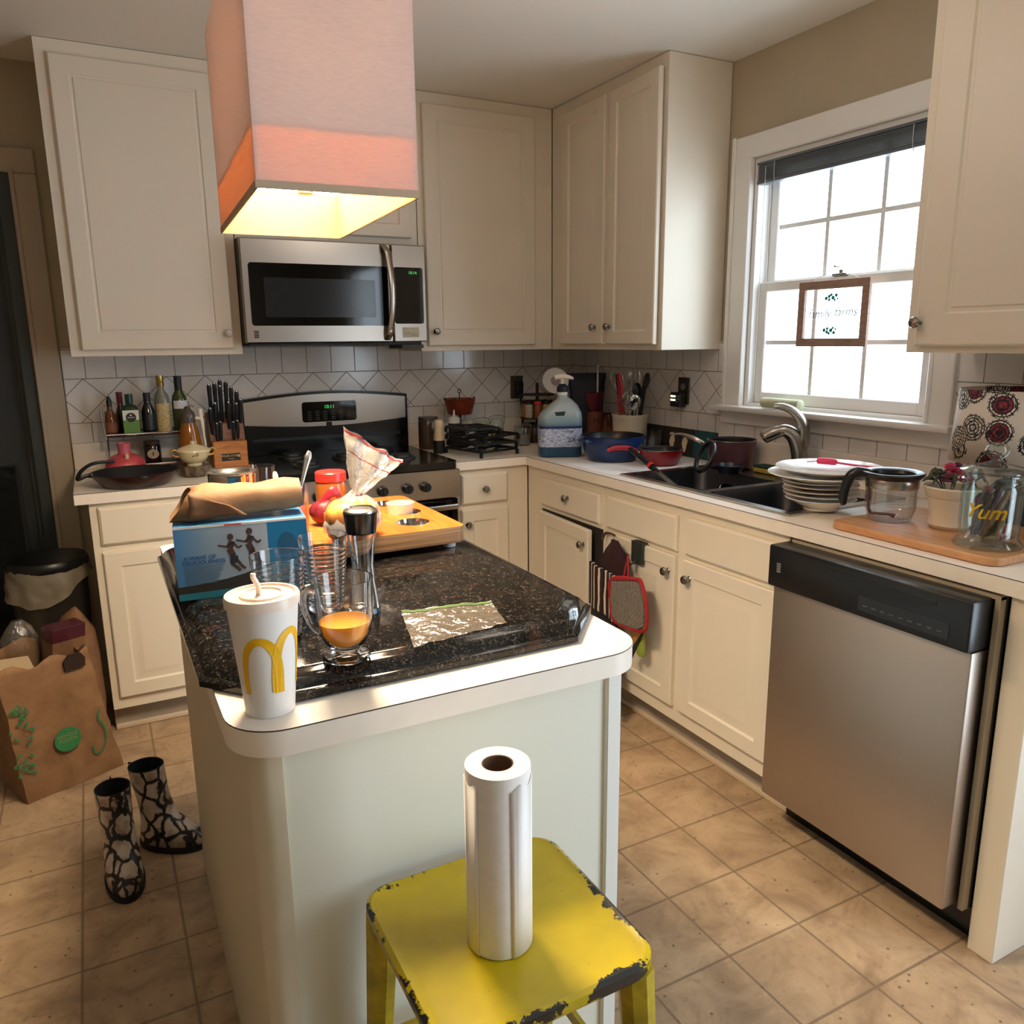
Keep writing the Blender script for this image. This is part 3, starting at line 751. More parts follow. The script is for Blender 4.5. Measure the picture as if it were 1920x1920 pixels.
obj('diffuser', G().box(-sx + .006, sx - .006, -sy + .006, sy - .006, .092, .0928), dmat.m, t)
obj('glow_stop', G().box(-sx + .004, sx - .004, -sy + .004, sy - .004, .0932, .0975), M['white'], t)  # added plate, keeps the diffuser's glow out of the upper lampshade
obj('lining', wallbox(G(), sx - .0025, sy - .0025, .0012, .001, .0975), translucent('glow_lining', 'e2b45c', .62), t)  # yellow lamp glow put into the lining colour
obj('finial', G().lathe([(.015, .048), (.015, .092)], 16).lathe([(.0155, .045), (.0155, .049)], 16), M['nickel'], t)
obj('stem', G().cyl(.006, sh - .02, 2.438 - 1.65, 10).box(-.05, .05, -.12, .12, 2.41 - 1.65, 2.438 - 1.65, .003).box(-sx, sx, -.006, .006, sh - .02, sh - .012), M['nickel'], t)
for k, yy in enumerate((-.16, 0, .16)):
    ld = bpy.data.lights.new('bulb_light', 'POINT'); ld.energy = 2.8; ld.color = (1, .80, .64); ld.shadow_soft_size = .03
    lo = bpy.data.objects.new('bulb_light', ld); C.objects.link(lo); lo.parent = t; lo.location = (0, yy, .27)
    obj('bulb', G().ball(.027, T(0, yy, .27)), emis('bulb_glow', 'ffb060', 5), t)

# ================================================================ THINGS ON THE ISLAND
def place(o, x, y, z, rz=0): o.location = (x, y, z); o.rotation_euler = (0, 0, rz); return o
def single(name, g, m, label, cat, loc, rz=0, group=None, rot=None):
    o = obj(name, g, m); tag(o, label, cat, group); o.location = loc; o.rotation_euler = rot if rot else (0, 0, rz); return o
VIEW = .4818
def face_cam(x, y):  # rotation that turns local -y towards the camera
    return math.atan2(x + 2.3, -(y + 3.6835)) if False else math.atan2((-3.6835 - y), (-2.3 - x)) + PI / 2
# soft drink cup
cx, cy = -2.125, -2.615
t = thing('drink_cup', 'tall white paper cup with a yellow arch logo, lid and straw', 'cup', (cx, cy, .9145), face_cam(cx, cy))
rb, rt, hc = .0335, .0475, .160
body = obj('cup', G().lathe([(.0001, .004), (rb - .002, .003), (rb - .001, 0), (rb, 0), (rb, .004), (rt, hc)], 56, cap0=False, cap1=False), M['cup_white'], t)
def cupmap(u, z, off=.0006):
    r = rb + (rt - rb) * z / hc + off; return (r * math.sin(u), -r * math.cos(u), z)
g = G()
def arch_ribbon(u0, u1, z0, h, tw0, tw1):
    # pointed parabola-like arch, thicker on one leg
    n = 30; L = []; R = []
    for i in range(n + 1):
        s = i / n; a = PI * s
        u = (u0 + u1) / 2 - (u1 - u0) / 2 * math.cos(a); z = z0 + h * math.sin(a) ** .62
        uo = u; w = tw0 + (tw1 - tw0) * s
        du = (u1 - u0) / 2 * math.sin(a) * PI + 1e-4; 
        s2 = min(1, max(0, s)); a2 = a
        dz = h * .62 * max(math.sin(a), .02) ** (-.38) * math.cos(a) * PI
        r = .041; tx, tz = du * r, dz; ln = math.hypot(tx, tz); nx, nz = -tz / ln, tx / ln
        L.append(cupmap(u + nx * w / 2 / r, z + nz * w / 2)); R.append(cupmap(u - nx * w / 2 / r, z - nz * w / 2))
    for i in range(n): g.add([L[i], L[i + 1], R[i + 1], R[i]], [(0, 1, 2, 3)])
arch_ribbon(-.80, .40, .036, .078, .0085, .0130); arch_ribbon(.27, 1.36, .038, .084, .0120, .0080)
obj('cup_logo', g, M['arch'], body)
lid = obj('cup_lid', G().lathe([(rt - .002, hc - .006), (rt + .002, hc - .006), (rt + .0028, hc + .004), (rt + .001, hc + .008), (rt - .003, hc + .008), (rt - .005, hc + .005), (.030, hc + .005), (.029, hc + .008), (.026, hc + .0085), (.025, hc + .006), (.0001, hc + .0065)], 48, cap0=False), M['lid'], t)
obj('straw', G().tube([(-.004, 0, hc + .002), (-.004, 0, hc + .018), (-.009, 0, hc + .030), (-.009, 0, hc + .036)], .0036, 10), mat('straw_clear', 'ecd8c8', .3), t)
# juice glass
x, y = -2.004, -2.580
t = thing('juice_glass', 'footed glass mug holding a little orange juice', 'glass', (x, y, GZ), face_cam(x, y))
prof = [(.0001, .006), (.018, .004), (.034, .0015), (.0355, .004), (.033, .007), (.022, .009), (.0185, .013), (.021, .017), (.030, .026), (.0375, .042), (.0405, .062), (.0415, .085), (.0435, .118), (.0445, .124)]
inner = [(.0425, .124), (.041, .112), (.039, .085), (.038, .062), (.035, .043), (.027, .028), (.015, .019), (.0001, .018)]
obj('bowl', G().lathe(prof + inner, 56, cap0=False, cap1=False), M['glass'], t)
obj('juice', G().lathe([(.0001, .0185), (.0149, .0195), (.0265, .0285), (.0345, .0435), (.0372, .058), (.0376, .060), (.0001, .060)], 40, cap0=False), M['juice'], t)
obj('handle', G().tube([(-.040, 0, .108), (-.050, 0, .112), (-.057, 0, .104), (-.058, 0, .088), (-.053, 0, .068), (-.046, 0, .052), (-.037, 0, .044)], [.007, .007, .006, .005, .0045, .0045, .005], 12), M['glass'], t)
# ribbed tumblers
def tumbler():
    t = thing('ribbed_tumbler', 'x', 'glass', (0, 0, GZ), 0, 'ribbed glass tumblers behind the drinks')
    p = [(.0001, 0), (.028, 0), (.030, .003)]
    for i in range(1, 57):
        z = .003 + .108 * i / 56; r = .030 + .0115 * (z / .13) ** .9
        p.append((r + (.0010 if i % 4 in (1, 2) else -.0005), z))
    p += [(.0418, .122), (.0425, .134)]
    q = [(.0408, .134), (.040, .12), (.030, .012), (.0001, .010)]
    obj('wall', G().lathe(p + q, 48, cap0=False, cap1=False), M['glass'], t, smooth=80)
    return t
t = tumbler(); t['label'] = 'ribbed clear tumbler standing right behind the white paper cup'; t.location = (-2.068, -2.435, GZ)
copy_tree(t, (-1.972, -2.345, GZ), .4, 'ribbed clear tumbler beside the salt grinder')
# grinder
t = thing('salt_grinder', 'clear waisted salt grinder with black and steel top', 'grinder', (-1.916, -2.39, GZ))
obj('body', G().lathe([(.0001, .001), (.026, 0), (.027, .003), (.0255, .02), (.020, .055), (.0185, .085), (.021, .115), (.024, .135), (.025, .142), (.022, .142), (.018, .112), (.0155, .085), (.017, .055), (.021, .02), (.022, .008), (.0001, .007)], 40, cap0=False, cap1=False), M['glass'], t)
obj('grinder_head', G().lathe([(.0252, .1425), (.026, .145), (.029, .176), (.0295, .178), (.0001, .179)], 32), M['black'], t)
obj('cap', G().lathe([(.0290, .1788), (.0285, .182), (.022, .186), (.021, .1835), (.0001, .184)], 32), M['steel'], t)
# bamboo tray with steel cups
t = thing('bamboo_tray', 'orange bamboo tray with steel cups let into it', 'tray', (0, 0, 0))
tx0, tx1, ty0, ty1 = -1.915, -1.578, -2.078, -1.655
holes = [(-1.672, -1.985), (-1.648, -1.868), (-1.652, -1.752)]
bm = bmesh.new()
def ringv(pts, z): return [bm.verts.new((x, y, z)) for x, y in pts]
outer = rrect(tx0, tx1, ty0, ty1, .022, 5)
ed = []
o1 = ringv(outer, 1.003); ed += [bm.edges.new((o1[i], o1[(i + 1) % len(o1)])) for i in range(len(o1))]
hv = []
for hx, hy in holes:
    p = [(hx + .0375 * math.cos(a * PI / 14), hy + .0375 * math.sin(a * PI / 14)) for a in range(28)]
    r = ringv(p, 1.003); hv.append(r); ed += [bm.edges.new((r[i], r[(i + 1) % 28])) for i in range(28)]
bmesh.ops.triangle_fill(bm, use_beauty=True, use_dissolve=False, edges=ed)
for f in bm.faces: f.material_index = 0
def skirt(r, z, mi):
    r2 = [bm.verts.new((v.co.x, v.co.y, z)) for v in r]
    for i in range(len(r)):
        f = bm.faces.new((r[i], r[(i + 1) % len(r)], r2[(i + 1) % len(r)], r2[i])); f.material_index = mi
    return r2
o2 = skirt(o1, .966, 1); bm.faces.new(o2)
for r in hv: skirt(r, .985, 1)
me = bpy.data.meshes.new('board'); bmesh.ops.recalc_face_normals(bm, faces=bm.faces[:]); bm.to_mesh(me); bm.free()
me.materials.append(M['bamboo']); me.materials.append(M['bamboo_side'])
o = bpy.data.objects.new('board', me); C.objects.link(o); o.parent = t
for hx, hy in holes:
    obj('steel_cup', G().lathe([(.0385, 1.0032), (.0385, 1.0045), (.0365, 1.0045), (.034, .995), (.030, .9665), (.0001, .9662)], 32, X=T(hx, hy, 0), cap0=False, cap1=False), M['chrome'], t)
for a, b in ((tx0 + .03, ty0 + .03), (tx1 - .03, ty0 + .03), (tx0 + .03, ty1 - .03), (tx1 - .03, ty1 - .03)):
    obj('foot', G().cyl(.014, GZ + .0005, .966, 16, X=T(a, b, 0)), M['white'], t)
single('ceramic_cup', G().lathe([(.0001, .001), (.026, 0), (.0275, .003), (.031, .035), (.034, .060), (.032, .060), (.025, .01), (.0001, .008)], 32, cap0=False), M['cream'], 'plain off-white cup sitting in a hole of the bamboo tray', 'cup', (-1.660, -1.868, .968))
# cheese box with the brown bag on it
bxx, byy, bh = -2.075, -2.125, .138
t = thing('food_box', 'blue food carton with two running figures under the brown bag', 'box', (bxx, byy, GZ), -.10)
bw, bd = .235, .115
bx = obj('carton', G().box(-bw / 2, bw / 2, -bd / 2, bd / 2, 0, bh, .0015), mat('carton_blue', '3f7fb0', .35), t)
XP = T(0, -bd / 2 - .0004, 0) @ XF
def flat(name, poly, col, d=.0003, lab=None, dd=0):
    g = G().prism(poly, d, d + .0003, X=XP); return obj(name, g, mat(name, col, .4), bx, lab)
def rc(a, b, c, d): return [(a, c), (b, c), (b, d), (a, d)]
wp = .1175
skym = NT('box_sky_print'); v, xx, yy, zz = skym.coord(); skym.set(Base_Color=skym.ramp(skym.math('MULTIPLY_ADD', xx, 5.2, .62), [(0, '3f7eb4'), (.35, '8aa3b8'), (.7, 'a0a6ae')]), Roughness=.35)
obj('sky_print', G().prism(rc(-wp, .045, .012, bh - .004), .0003, .0006, X=XP), skym.m, bx)
flat('blue_panel_print', rc(.045, wp, .02, bh - .004), '0c6c96')
flat('rock_print', [(-wp, .012), (-wp, .026), (-.09, .027), (-.06, .030), (-.03, .034), (0, .040), (.03, .050), (.045, .055), (.07, .05), (wp, .05), (wp, .02), (.03, .02), (-.02, .014)], '33302c', .0007)
flat('sea_print', [(-wp, .0), (-wp, .012), (-.02, .014), (.03, .02), (wp, .02), (wp, 0)], '2f7f92', .0007)
flat('strip_print', rc(-wp, wp, bh - .0045, bh - .0005), 'd8d2c8', .0007)
flat('red_strip_print', rc(-.03, .0, bh - .0045, bh - .0005), 'cf5a44', .001)
def figure(ox, oz, s):
    g = G()
    def limb(pts, w):
        for (a, b), (c, d) in zip(pts, pts[1:]):
            dx, dz = c - a, d - b; l = math.hypot(dx, dz); nx, nz = -dz / l * w / 2, dx / l * w / 2
            g.prism([(ox + s * (a + nx), oz + s * (b + nz)), (ox + s * (a - nx), oz + s * (b - nz)), (ox + s * (c - nx), oz + s * (d - nz)), (ox + s * (c + nx), oz + s * (d + nz))], .0011, .0014, X=XP)
    limb([(0, .0), (-.006, .014), (.000, .028)], .011)            # torso leaning forward
    limb([(.000, .026), (-.012, .018), (-.026, .022)], .0035)     # arm forward
    limb([(.000, .026), (.010, .014), (.016, .018)], .0035)
    limb([(0, .002), (-.004, -.014), (.008, -.026), (.010, -.030)], .006); limb([(0, .002), (.008, -.012), (.016, -.024), (.020, -.026)], .0055)
    n0 = [(ox + s * (-.003 + .0055 * math.cos(k * PI / 6)), oz + s * (.036 + .0062 * math.sin(k * PI / 6))) for k in range(12)]
    g.prism(n0, .0011, .0014, X=XP)
    return g
obj('runner_print', figure(-.018, .076, 1.0), mat('figure_print', '4a342c', .5), bx)
obj('runner_print', figure(.016, .082, 1.05), mat('figure_print2', '43302a', .5), bx)
obj('shorts_print', G().prism(rc(-.024, -.010, .062, .076), .0015, .0018, X=XP).prism(rc(.010, .024, .066, .080), .0015, .0018, X=XP), mat('shorts_print', '232838', .5), bx)
g = G().text('A WAVE OF', .0105, XP @ T(-.076, .078, .0012), ext=.0001, bold=.0002).text('DELICIOUSNESS', .0105, XP @ T(-.070, .069, .0012), ext=.0001, bold=.0002)
obj('title_print', g, mat('title_print', '1c5a9c', .5), bx)
g = G()
for k in range(11): g.prism(rc(-.104, -.104 + .070 - .002 * (k % 3) - .0015 * k, .062 - k * .0033, .0632 - k * .0033), .0012, .0014, X=XP)
obj('text_lines_print', g, mat('lines_print', '4a6a86', .5), bx)
obj('logo_print', G().prism([(.062, .075), (.098, .075), (.098, .092), (.090, .108), (.080, .112), (.070, .108), (.062, .092)], .0008, .001, X=XP).prism(rc(.058, .102, .066, .070), .0008, .001, X=XP), mat('logo_print', '1b5472', .4), bx)
# brown paper bag lying on the carton, its mouth to the left
def paper_bag():
    g = G(); nr = 20; rings = []
    L = .216
    for i in range(15):
        s = i / 14; x = -.110 + L * s
        ry = .047 * (1 - .25 * s); rz = (.029 if s < .4 else .029 - .004 * (s - .4)) * (1 + .05 * math.sin(s * 9))
        if s < .12: ry *= .90; rz *= .92
        cz = .031 + .006 * s
        ring = []
        for j in range(nr):
            a = 2 * PI * j / nr; ca, sa = math.cos(a), math.sin(a)
            px = x + .02 * sa * (1 - s)
            yy = ry * math.copysign(abs(ca) ** .7, ca); z2 = rz * math.copysign(abs(sa) ** .8, sa)
            ring.append((px, yy, cz + z2))
        rings.append(ring)
    g.loft(rings, caps=False)
    g.f.append(tuple((14) * nr + j for j in range(nr))); g.m.append(0)
    g.jitter(.0045, 22, 3); g.jitter(.002, 70, 5)
    zmin = min(v[2] for v in g.v); g.v = [(x, y, z - zmin) for x, y, z in g.v]
    return g
t = thing('paper_bag', 'crumpled brown paper bag lying on top of the blue carton', 'bag', (bxx + .008, byy - .005, GZ + bh + .001), -.10)
pb = obj('bag', paper_bag(), M['kraft'], t, smooth=60, fixn=False)
md = pb.modifiers.new('s', 'SOLIDIFY'); md.thickness = .0012; md.offset = 0
# folded seam flap at the mouth
g = G().grid(lambda u, v: (-.095 + .10 * u * (1 - .3 * v), -.052 + .004 * math.sin(u * 5), .012 + .048 * v * (1 - u * .6)), 8, 6); g.jitter(.003, 30)
fl = obj('flap', g, M['kraft2'], t, 'darker folded flap', fixn=False); md = fl.modifiers.new('s', 'SOLIDIFY'); md.thickness = .001
# steel canister and drinking glass behind the bag
t = thing('steel_canister', 'shiny round steel canister behind the brown paper bag', 'canister', (-2.035, -1.80, GZ))
obj('body', G().lathe([(.0001, 0), (.050, 0), (.053, .003), (.054, .168), (.0555, .172), (.053, .172), (.052, .166), (.049, .01), (.0001, .006)], 40, cap0=False), M['chrome'], t)
obj('lid_rim', G().lathe([(.0525, .1715), (.0535, .176), (.048, .178), (.040, .175), (.036, .170), (.0001, .169)], 40, cap0=False), M['steel'], t)
single('drinking_glass', G().lathe([(.0001, 0), (.033, 0), (.035, .004), (.037, .168), (.035, .168), (.033, .012), (.0001, .010)], 36, cap0=False, cap1=False), M['glass'], 'clear straight glass beside the steel canister behind the paper bag', 'glass', (-1.957, -1.700, GZ))
# tall glass with a spoon and knife
t = thing('tall_tumbler', 'tall clear tumbler between the paper bag and the bread', 'glass', (-1.952, -2.045, 1.0045))
obj('wall', G().lathe([(.0001, 0), (.024, 0), (.026, .004), (.031, .125), (.0295, .125), (.0235, .008), (.0001, .007)], 36, cap0=False, cap1=False), thin_glass('purple_tint_glass', (.90, .82, .92, 1), .9, .06), t)
def spoon(name, label, p0, p1, m, loc=None, wid=.008):
    p0, p1 = Vector(p0), Vector(p1); d = (p1 - p0)
    pts = [p0 + d * s for s in (0, .15, .3, .55, .8, .93, 1)]
    g = G().tube(pts, [.003, .011, .004, .003, .005, wid, .003], 10, flat=.35)
    o = obj(name, g, m); tag(o, label, 'cutlery'); return o
spoon('spoon', 'silver spoon leaning up out of the tall tumbler', (-1.970, -2.057, 1.018), (-1.907, -2.015, 1.190), M['steel'])
spoon('butter_knife', 'knife with a pale flat handle sticking up behind the paper bag', (-1.960, -1.960, 1.0), (-1.966, -1.935, 1.140), mat('pale_handle', 'd8d4b0', .4), wid=.006)
# peanut butter jar
t = thing('spread_jar', 'jar of brown spread with a bright red lid beside the bread', 'jar', (-1.803, -1.775, 1.004))
obj('jar', G().lathe([(.0001, 0), (.033, 0), (.037, .004), (.0375, .070), (.034, .078), (.0001, .078)], 36, cap0=False), mat('nut_spread', '8a4f22', .15), t)
obj('lid', G().lathe([(.0365, .078), (.0375, .079), (.0375, .098), (.035, .101), (.0001, .101)], 36), M['red'], t)
# red mesh produce bag
g = G().ball(.030, T(0, 0, .030), n=20, m=12, sz=.95); g.jitter(.006, 50)
t = thing('onion_bag', 'small red mesh produce bag in front of the red-lidded jar', 'bag', (-1.858, -1.905, 1.0045))
zm = min(v[2] for v in g.v); g.v = [(x, y, z - zm) for x, y, z in g.v]
obj('contents', g, mat('red_mesh', '6e1420', .5, var=.4, sc=80), t)
obj('tie_end', G().tube([(0, 0, .05), (.012, -.004, .068), (.028, -.006, .074), (.038, -.004, .060)], [.012, .007, .011, .004], 10, flat=.4).jitter(.004, 60), mat('red_mesh_tail', '8a1c2c', .4, var=.3, sc=90), t)
obj('paper_tag', G().box(-.008, .008, -.034, -.033, .02, .035), mat('orange_tag', 'd87a2c', .6), t)
# bread in a clear bag with a fanned top
t = thing('bread_bag', 'loaf of bread in a clear bag, its gathered top fanned out', 'bag', (-1.835, -2.055, 1.0045), .25)
def loaf(u, v):
    a = 2 * PI * u; b = PI * v
    sx_, sy_, sz_ = .060, .048, .040
    r = math.sin(b) ** .6
    return (sx_ * r * math.cos(a), sy_ * r * math.sin(a), .041 - .041 * math.copysign(abs(math.cos(b)) ** .8, math.cos(b)))
g = G().grid(loaf, 32, 16); g.jitter(.004, 40)
zm = min(v[2] for v in g.v); g.v = [(x, y, z - zm) for x, y, z in g.v]
bm_ = NT('bread_crust'); v, xx, yy, zz = bm_.coord(); bm_.set(Base_Color=bm_.mix(bm_.ramp(bm_.noise(v, 60, 4), [(.5, 0.), (.62, 1.)]), bm_.ramp(bm_.math('MULTIPLY', zz, 12), [(.34, '5a3218'), (.62, 'b8702a'), (.86, 'e0a850')]), 'b06a2c'), Roughness=.35)
obj('loaf', g, bm_.m, t)
def shell(u, v):
    a = 2 * PI * u
    if v < .45:
        s = v / .45; r = .064 * math.cos(s * PI / 2 * .86) ** .7; z = .022 + .068 * s
        k = 1 + .14 * s * math.sin(11 * a)
        return (r * k * math.cos(a) + .012 * s, r * .82 * k * math.sin(a), z)
    s = (v - .45) / .55
    r0 = .010; w = r0 + .078 * s ** .9; th = r0 + .004 * math.sin(7 * a) + .01 * s
    ux, uz = .60, .80
    bx_, bz_ = .012 + ux * .118 * s, .09 + uz * .118 * s
    q = math.cos(a) * w; fold = .006 * math.sin(9 * a + 2) * s
    return (bx_ + q * uz * 1.0 - .02 * s * math.cos(a) ** 2, math.sin(a) * th + fold, bz_ - q * ux * .8 + .010 * math.cos(2 * a) * s)
g = G().grid(shell, 90, 34); g.jitter(.004, 45, 2); g.jitter(.0015, 140, 4)
obj('film', g, M['film2'], t, fixn=False, smooth=70)
def redband(k0, k1):
    def f(u, v):
        p = Vector(shell(u * .5 + .5, k0 + (k1 - k0) * v)); return tuple(p + Vector((0, -.003, 0)))
    return f
g = G().grid(redband(.965, .985), 50, 1).grid(redband(.80, .81), 50, 1); g.jitter(.004, 45, 2); g.jitter(.0015, 140, 4)
obj('red_zip_line', g, mat('red_zip', 'b0383c', .4), t, fixn=False)
obj('twist_tie', G().tube([(.012 + .012 * math.cos(a), .012 * math.sin(a), .090) for a in [i * PI / 6 for i in range(13)]], .0025, 6), mat('tie', '6a3a3a', .5), t)
# flat zip bag
def zipf(u, v):
    p = Vector((-1.905, -2.600)).lerp(Vector((-1.733, -2.578)), u); q = Vector((-1.865, -2.432)).lerp(Vector((-1.706, -2.462)), u)
    w = p.lerp(q, v); n_ = noise.noise(Vector((w.x * 28, w.y * 28, 1))) + .5 * noise.noise(Vector((w.x * 70, w.y * 70, 4)))
    return (w.x, w.y, GZ + .005 + .004 * max(-.9, n_))
t = thing('zip_bag', 'empty clear zip bag lying flat on the black granite', 'bag', (0, 0, 0))
obj('film', G().grid(zipf, 48, 40), thin_glass('zip_bag_film', (.86, .86, .84, 1), .8, .30, .15, .10, 'd8c0a8', 60), t, fixn=False, smooth=80)
g = G()
for vv in (.93, .965): g.tube([Vector(zipf(u / 30, vv)) + Vector((0, 0, .001)) for u in range(31)], .0011, 5)
obj('zip_seal', g, mat('zip_green', '8aa468', .3), t)

# ================================================================ RIGHT COUNTER
CZ = ctz1 + .001
# cleaner jug
t = thing('cleaner_jug', 'big translucent jug of blue cleaner with a white pump, near the corner', 'jug', (-.50, -.70, CZ), -.42)
def jsec(w0, w1, d, z, n=7):
    return [(x, y, z) for x, y in rrect(w0, w1, -d, d, min(d * .8, .035), n)]
jb = [jsec(-.085, .085, .058, 0), jsec(-.093, .093, .064, .008), jsec(-.094, .094, .064, .15), jsec(-.094, .094, .064, .165), jsec(-.082, .092, .060, .188), jsec(-.045, .075, .052, .222), jsec(-.015, .052, .034, .245), jsec(-.012, .034, .022, .256), jsec(-.010, .032, .021, .264)]
plast = NT('jug_plastic'); v, xx, yy, zz = plast.coord()
plast.set(Base_Color=plast.ramp(plast.math('MULTIPLY', zz, 4), [(.0, '1f4a6c'), (.50, '285474'), (.60, '7f9aa8'), (.78, 'a4b2b8')]), Roughness=.3)
plast.b.inputs['Subsurface Weight'].default_value = .15
b = obj('bottle', G().loft(jb), plast.m, t, smooth=40)
obj('handle_hole', G().prism([(-.030, .195), (.018, .198), (.012, .178), (-.022, .176)], .058, .0615, X=XF), mat('handle_hole_shade', '23302e', .4), b, 'dark patch for the shaded handle opening')  # no real hole, its shade is a dark patch on the plastic
lb = G().loft([[(x * 1.006, y * 1.008, z) for x, y in rrect(-.094, .094, -.064, .064, .035, 7)] for z in (.045, .135)], caps=False)
lm = NT('jug_label'); v, xx, yy, zz = lm.coord(); n_ = lm.noise(lm.scale(v, (1, 1, 5)), 60, 3)
stripe = lm.math('GREATER_THAN', zz, .124); c = lm.mix(lm.ramp(n_, [(.5, 0.), (.54, .7)]), 'c3cbe2', '5a6b9c'); lm.set(Base_Color=lm.mix(stripe, c, '22305e'), Roughness=.3)
obj('bottle_label', lb, lm.m, b)
obj('label_title', G().text('2X', .030, T(.045, -.0652, .075) @ RX(PI / 2)).text('CLEANER', .011, T(.03, -.0652, .112) @ RX(PI / 2)), mat('label_navy', '1b2440', .5), b)
obj('neck_ring', G().cyl(.024, .264, .278, 24, X=T(.011, 0, 0), bev=.002), M['china'], t)
obj('pump_collar', G().lathe([(.024, .278), (.024, .300), (.018, .306), (.012, .312), (.0001, .312)], 24, X=T(.011, 0, 0)), mat('pump_navy', '16182c', .4), t)
obj('pump_head', G().cyl(.006, .31, .335, 12, X=T(.011, 0, 0)).tube([(-.022, 0, .338), (.0, 0, .343), (.03, 0, .342), (.052, 0, .336), (.058, 0, .331)], [.010, .012, .010, .007, .004], 10, flat=1.0), mat('pump_cream', 'e8dccc', .4), t)
# pots
def pot(name, label, x, y, z, rb_, rt_, h, mo, rz=0, cat='pot'):
    t = thing(name, label, cat, (x, y, z), rz)
    obj('pot', G().lathe([(.0001, 0), (rb_ - .012, 0), (rb_, .006), (rb_ + (rt_ - rb_) * .55, h * .4), (rt_, h - .012), (rt_ + .001, h)], 48, cap0=False, cap1=False), mo, t)
    obj('inside', G().lathe([(rt_ + .001, h), (rt_ - .003, h + .0012), (rt_ - .006, h - .002), (rt_ - .008, h - .02), (rb_ - .004, .012), (rb_ - .02, .005), (.0001, .005)], 48, cap0=False, cap1=False), M['potin'], t)
    return t
t = pot('dutch_oven', 'large dark blue pot on the counter beside the cleaner jug', -.375, -.925, CZ, .105, .135, .105, M['bluepan'])
for s in (-1, 1): obj('handle', G().tube([(s * .128, -.035, .086), (s * .150, -.028, .090), (s * .158, 0, .091), (s * .150, .028, .090), (s * .128, .035, .086)], .006, 8), M['bluepan'], t)
t = pot('saucepan', 'small red saucepan with a red handle in front of the dark blue pot', -.285, -1.135, CZ, .070, .088, .062, M['redpan'], 0)
hd = Vector((-.86, .50, 0)).normalized()
o = obj('handle', G().tube([hd * .084 + Vector((0, 0, .048)), hd * .105 + Vector((0, 0, .058)), hd * .14 + Vector((0, 0, .068)), hd * .19 + Vector((0, 0, .066)), hd * .215 + Vector((0, 0, .056))], [.006, .008, .011, .011, .008], 10, flat=.7), mat('red_handle', 'a8202c', .3), t)
obj('rivet_plate', G().ball(.012, T(*(hd * .086 + Vector((0, 0, .046)))), n=14, m=8), M['chrome'], t)
obj('rim', G().lathe([(.088, .0615), (.0905, .063), (.0905, .065), (.087, .0655)], 48, cap0=False, cap1=False), M['steel'], t)
t = pot('stock_pot', 'mauve pot with a long curved metal handle behind the sink', -.130, -1.372, zt + .001, .080, .092, .108, M['purplepan'])
obj('rim', G().lathe([(.092, .107), (.0945, .109), (.0945, .111), (.091, .1115)], 48, cap0=False, cap1=False), M['steel'], t)
obj('handle', G().tube([(-.078, .05, .085), (-.098, .062, .100), (-.115, .09, .114), (-.125, .14, .122), (-.125, .185, .120)], [.006, .008, .009, .008, .006], 10, flat=.6), M['steel'], t)
# white oval lid/plate and glass pitcher left of the floor-foot picture
t = thing('glass_pitcher', 'small clear glass measuring cup by the tiled wall near the utensil crock', 'cup', (-.105, -.845, CZ))
obj('cup', G().lathe([(.0001, 0), (.040, 0), (.043, .004), (.047, .100), (.045, .100), (.041, .008), (.0001, .006)], 32, cap0=False, cap1=False), M['glass'], t)
obj('handle', G().tube([(-.046, 0, .085), (-.068, 0, .082), (-.070, 0, .05), (-.045, 0, .03)], .005, 8), M['glass'], t)
t = thing('picture_panel', 'long dark panel with pale footprints leaning on the side splash', 'picture', (-.048, -.955, CZ), 0, rot=(0, .08, 0))
obj('panel', G().box(-.006, .006, -.235, .235, 0, .118, .001), mat('panel_dark', '2a201e', .5), t)
obj('teal_end', G().box(-.0075, -.006, -.235, -.105, .002, .116), mat('panel_teal', '1e4c50', .5), t)
XS = Matrix(((0, 0, -1, 0), (-1, 0, 0, 0), (0, 1, 0, 0), (0, 0, 0, 1)))
def foot_poly(cx_, cz_, s):
    return [(cx_ + s * .016 * math.cos(a) * (1.15 if math.sin(a) > 0 else .8), cz_ + s * .034 * math.sin(a)) for a in [k * PI / 10 for k in range(20)]]
g = G()
for c_ in (-.04, .045):
    g.prism(foot_poly(c_, .050, 1), .006, .0072, X=XS)
    for k in range(5): g.prism([(c_ + (k - 2) * .008 + .0045 * math.cos(a), .092 - abs(k - 1.6) * .003 + .005 * math.sin(a)) for a in [j * PI / 5 for j in range(10)]], .006, .0072, X=XS)
obj('footprints', g, mat('footprint_cream', 'd9c4a6', .6), t)
# utensil crock
t = thing('utensil_crock', 'white ceramic crock holding cooking utensils by the corner', 'crock', (-.135, -.715, CZ), -.75)
obj('crock', G().lathe([(.0001, 0), (.070, 0), (.074, .004), (.080, .15), (.084, .157), (.084, .165), (.079, .165), (.074, .14), (.068, .01), (.0001, .008)], 48, cap0=False, cap1=False), M['cream'], t)
obj('crock_lettering', G().text('UTENSILS', .026, ext=.0003, warp=lambda v: (.0782 * math.sin(v.x / .078), -.0782 * math.cos(v.x / .078) - v.z, .055 + v.y)), mat('crock_letters', '5c5040', .6), t)
cc = Vector((-.135, -.715, CZ))
def utensil(name, label, dx, dy, h, build, m, lean=(0, 0), grp='utensils standing in the white crock'):
    p0 = cc + Vector((dx * .4, dy * .4, .012)); p1 = cc + Vector((dx, dy, h))
    X, L = to_dir(p0, p1); t = thing(name, label, 'utensil', p0, group=grp)
    t.rotation_euler = (p1 - p0).to_track_quat('Z', 'Y').to_euler()
    build(t, L, m); return t
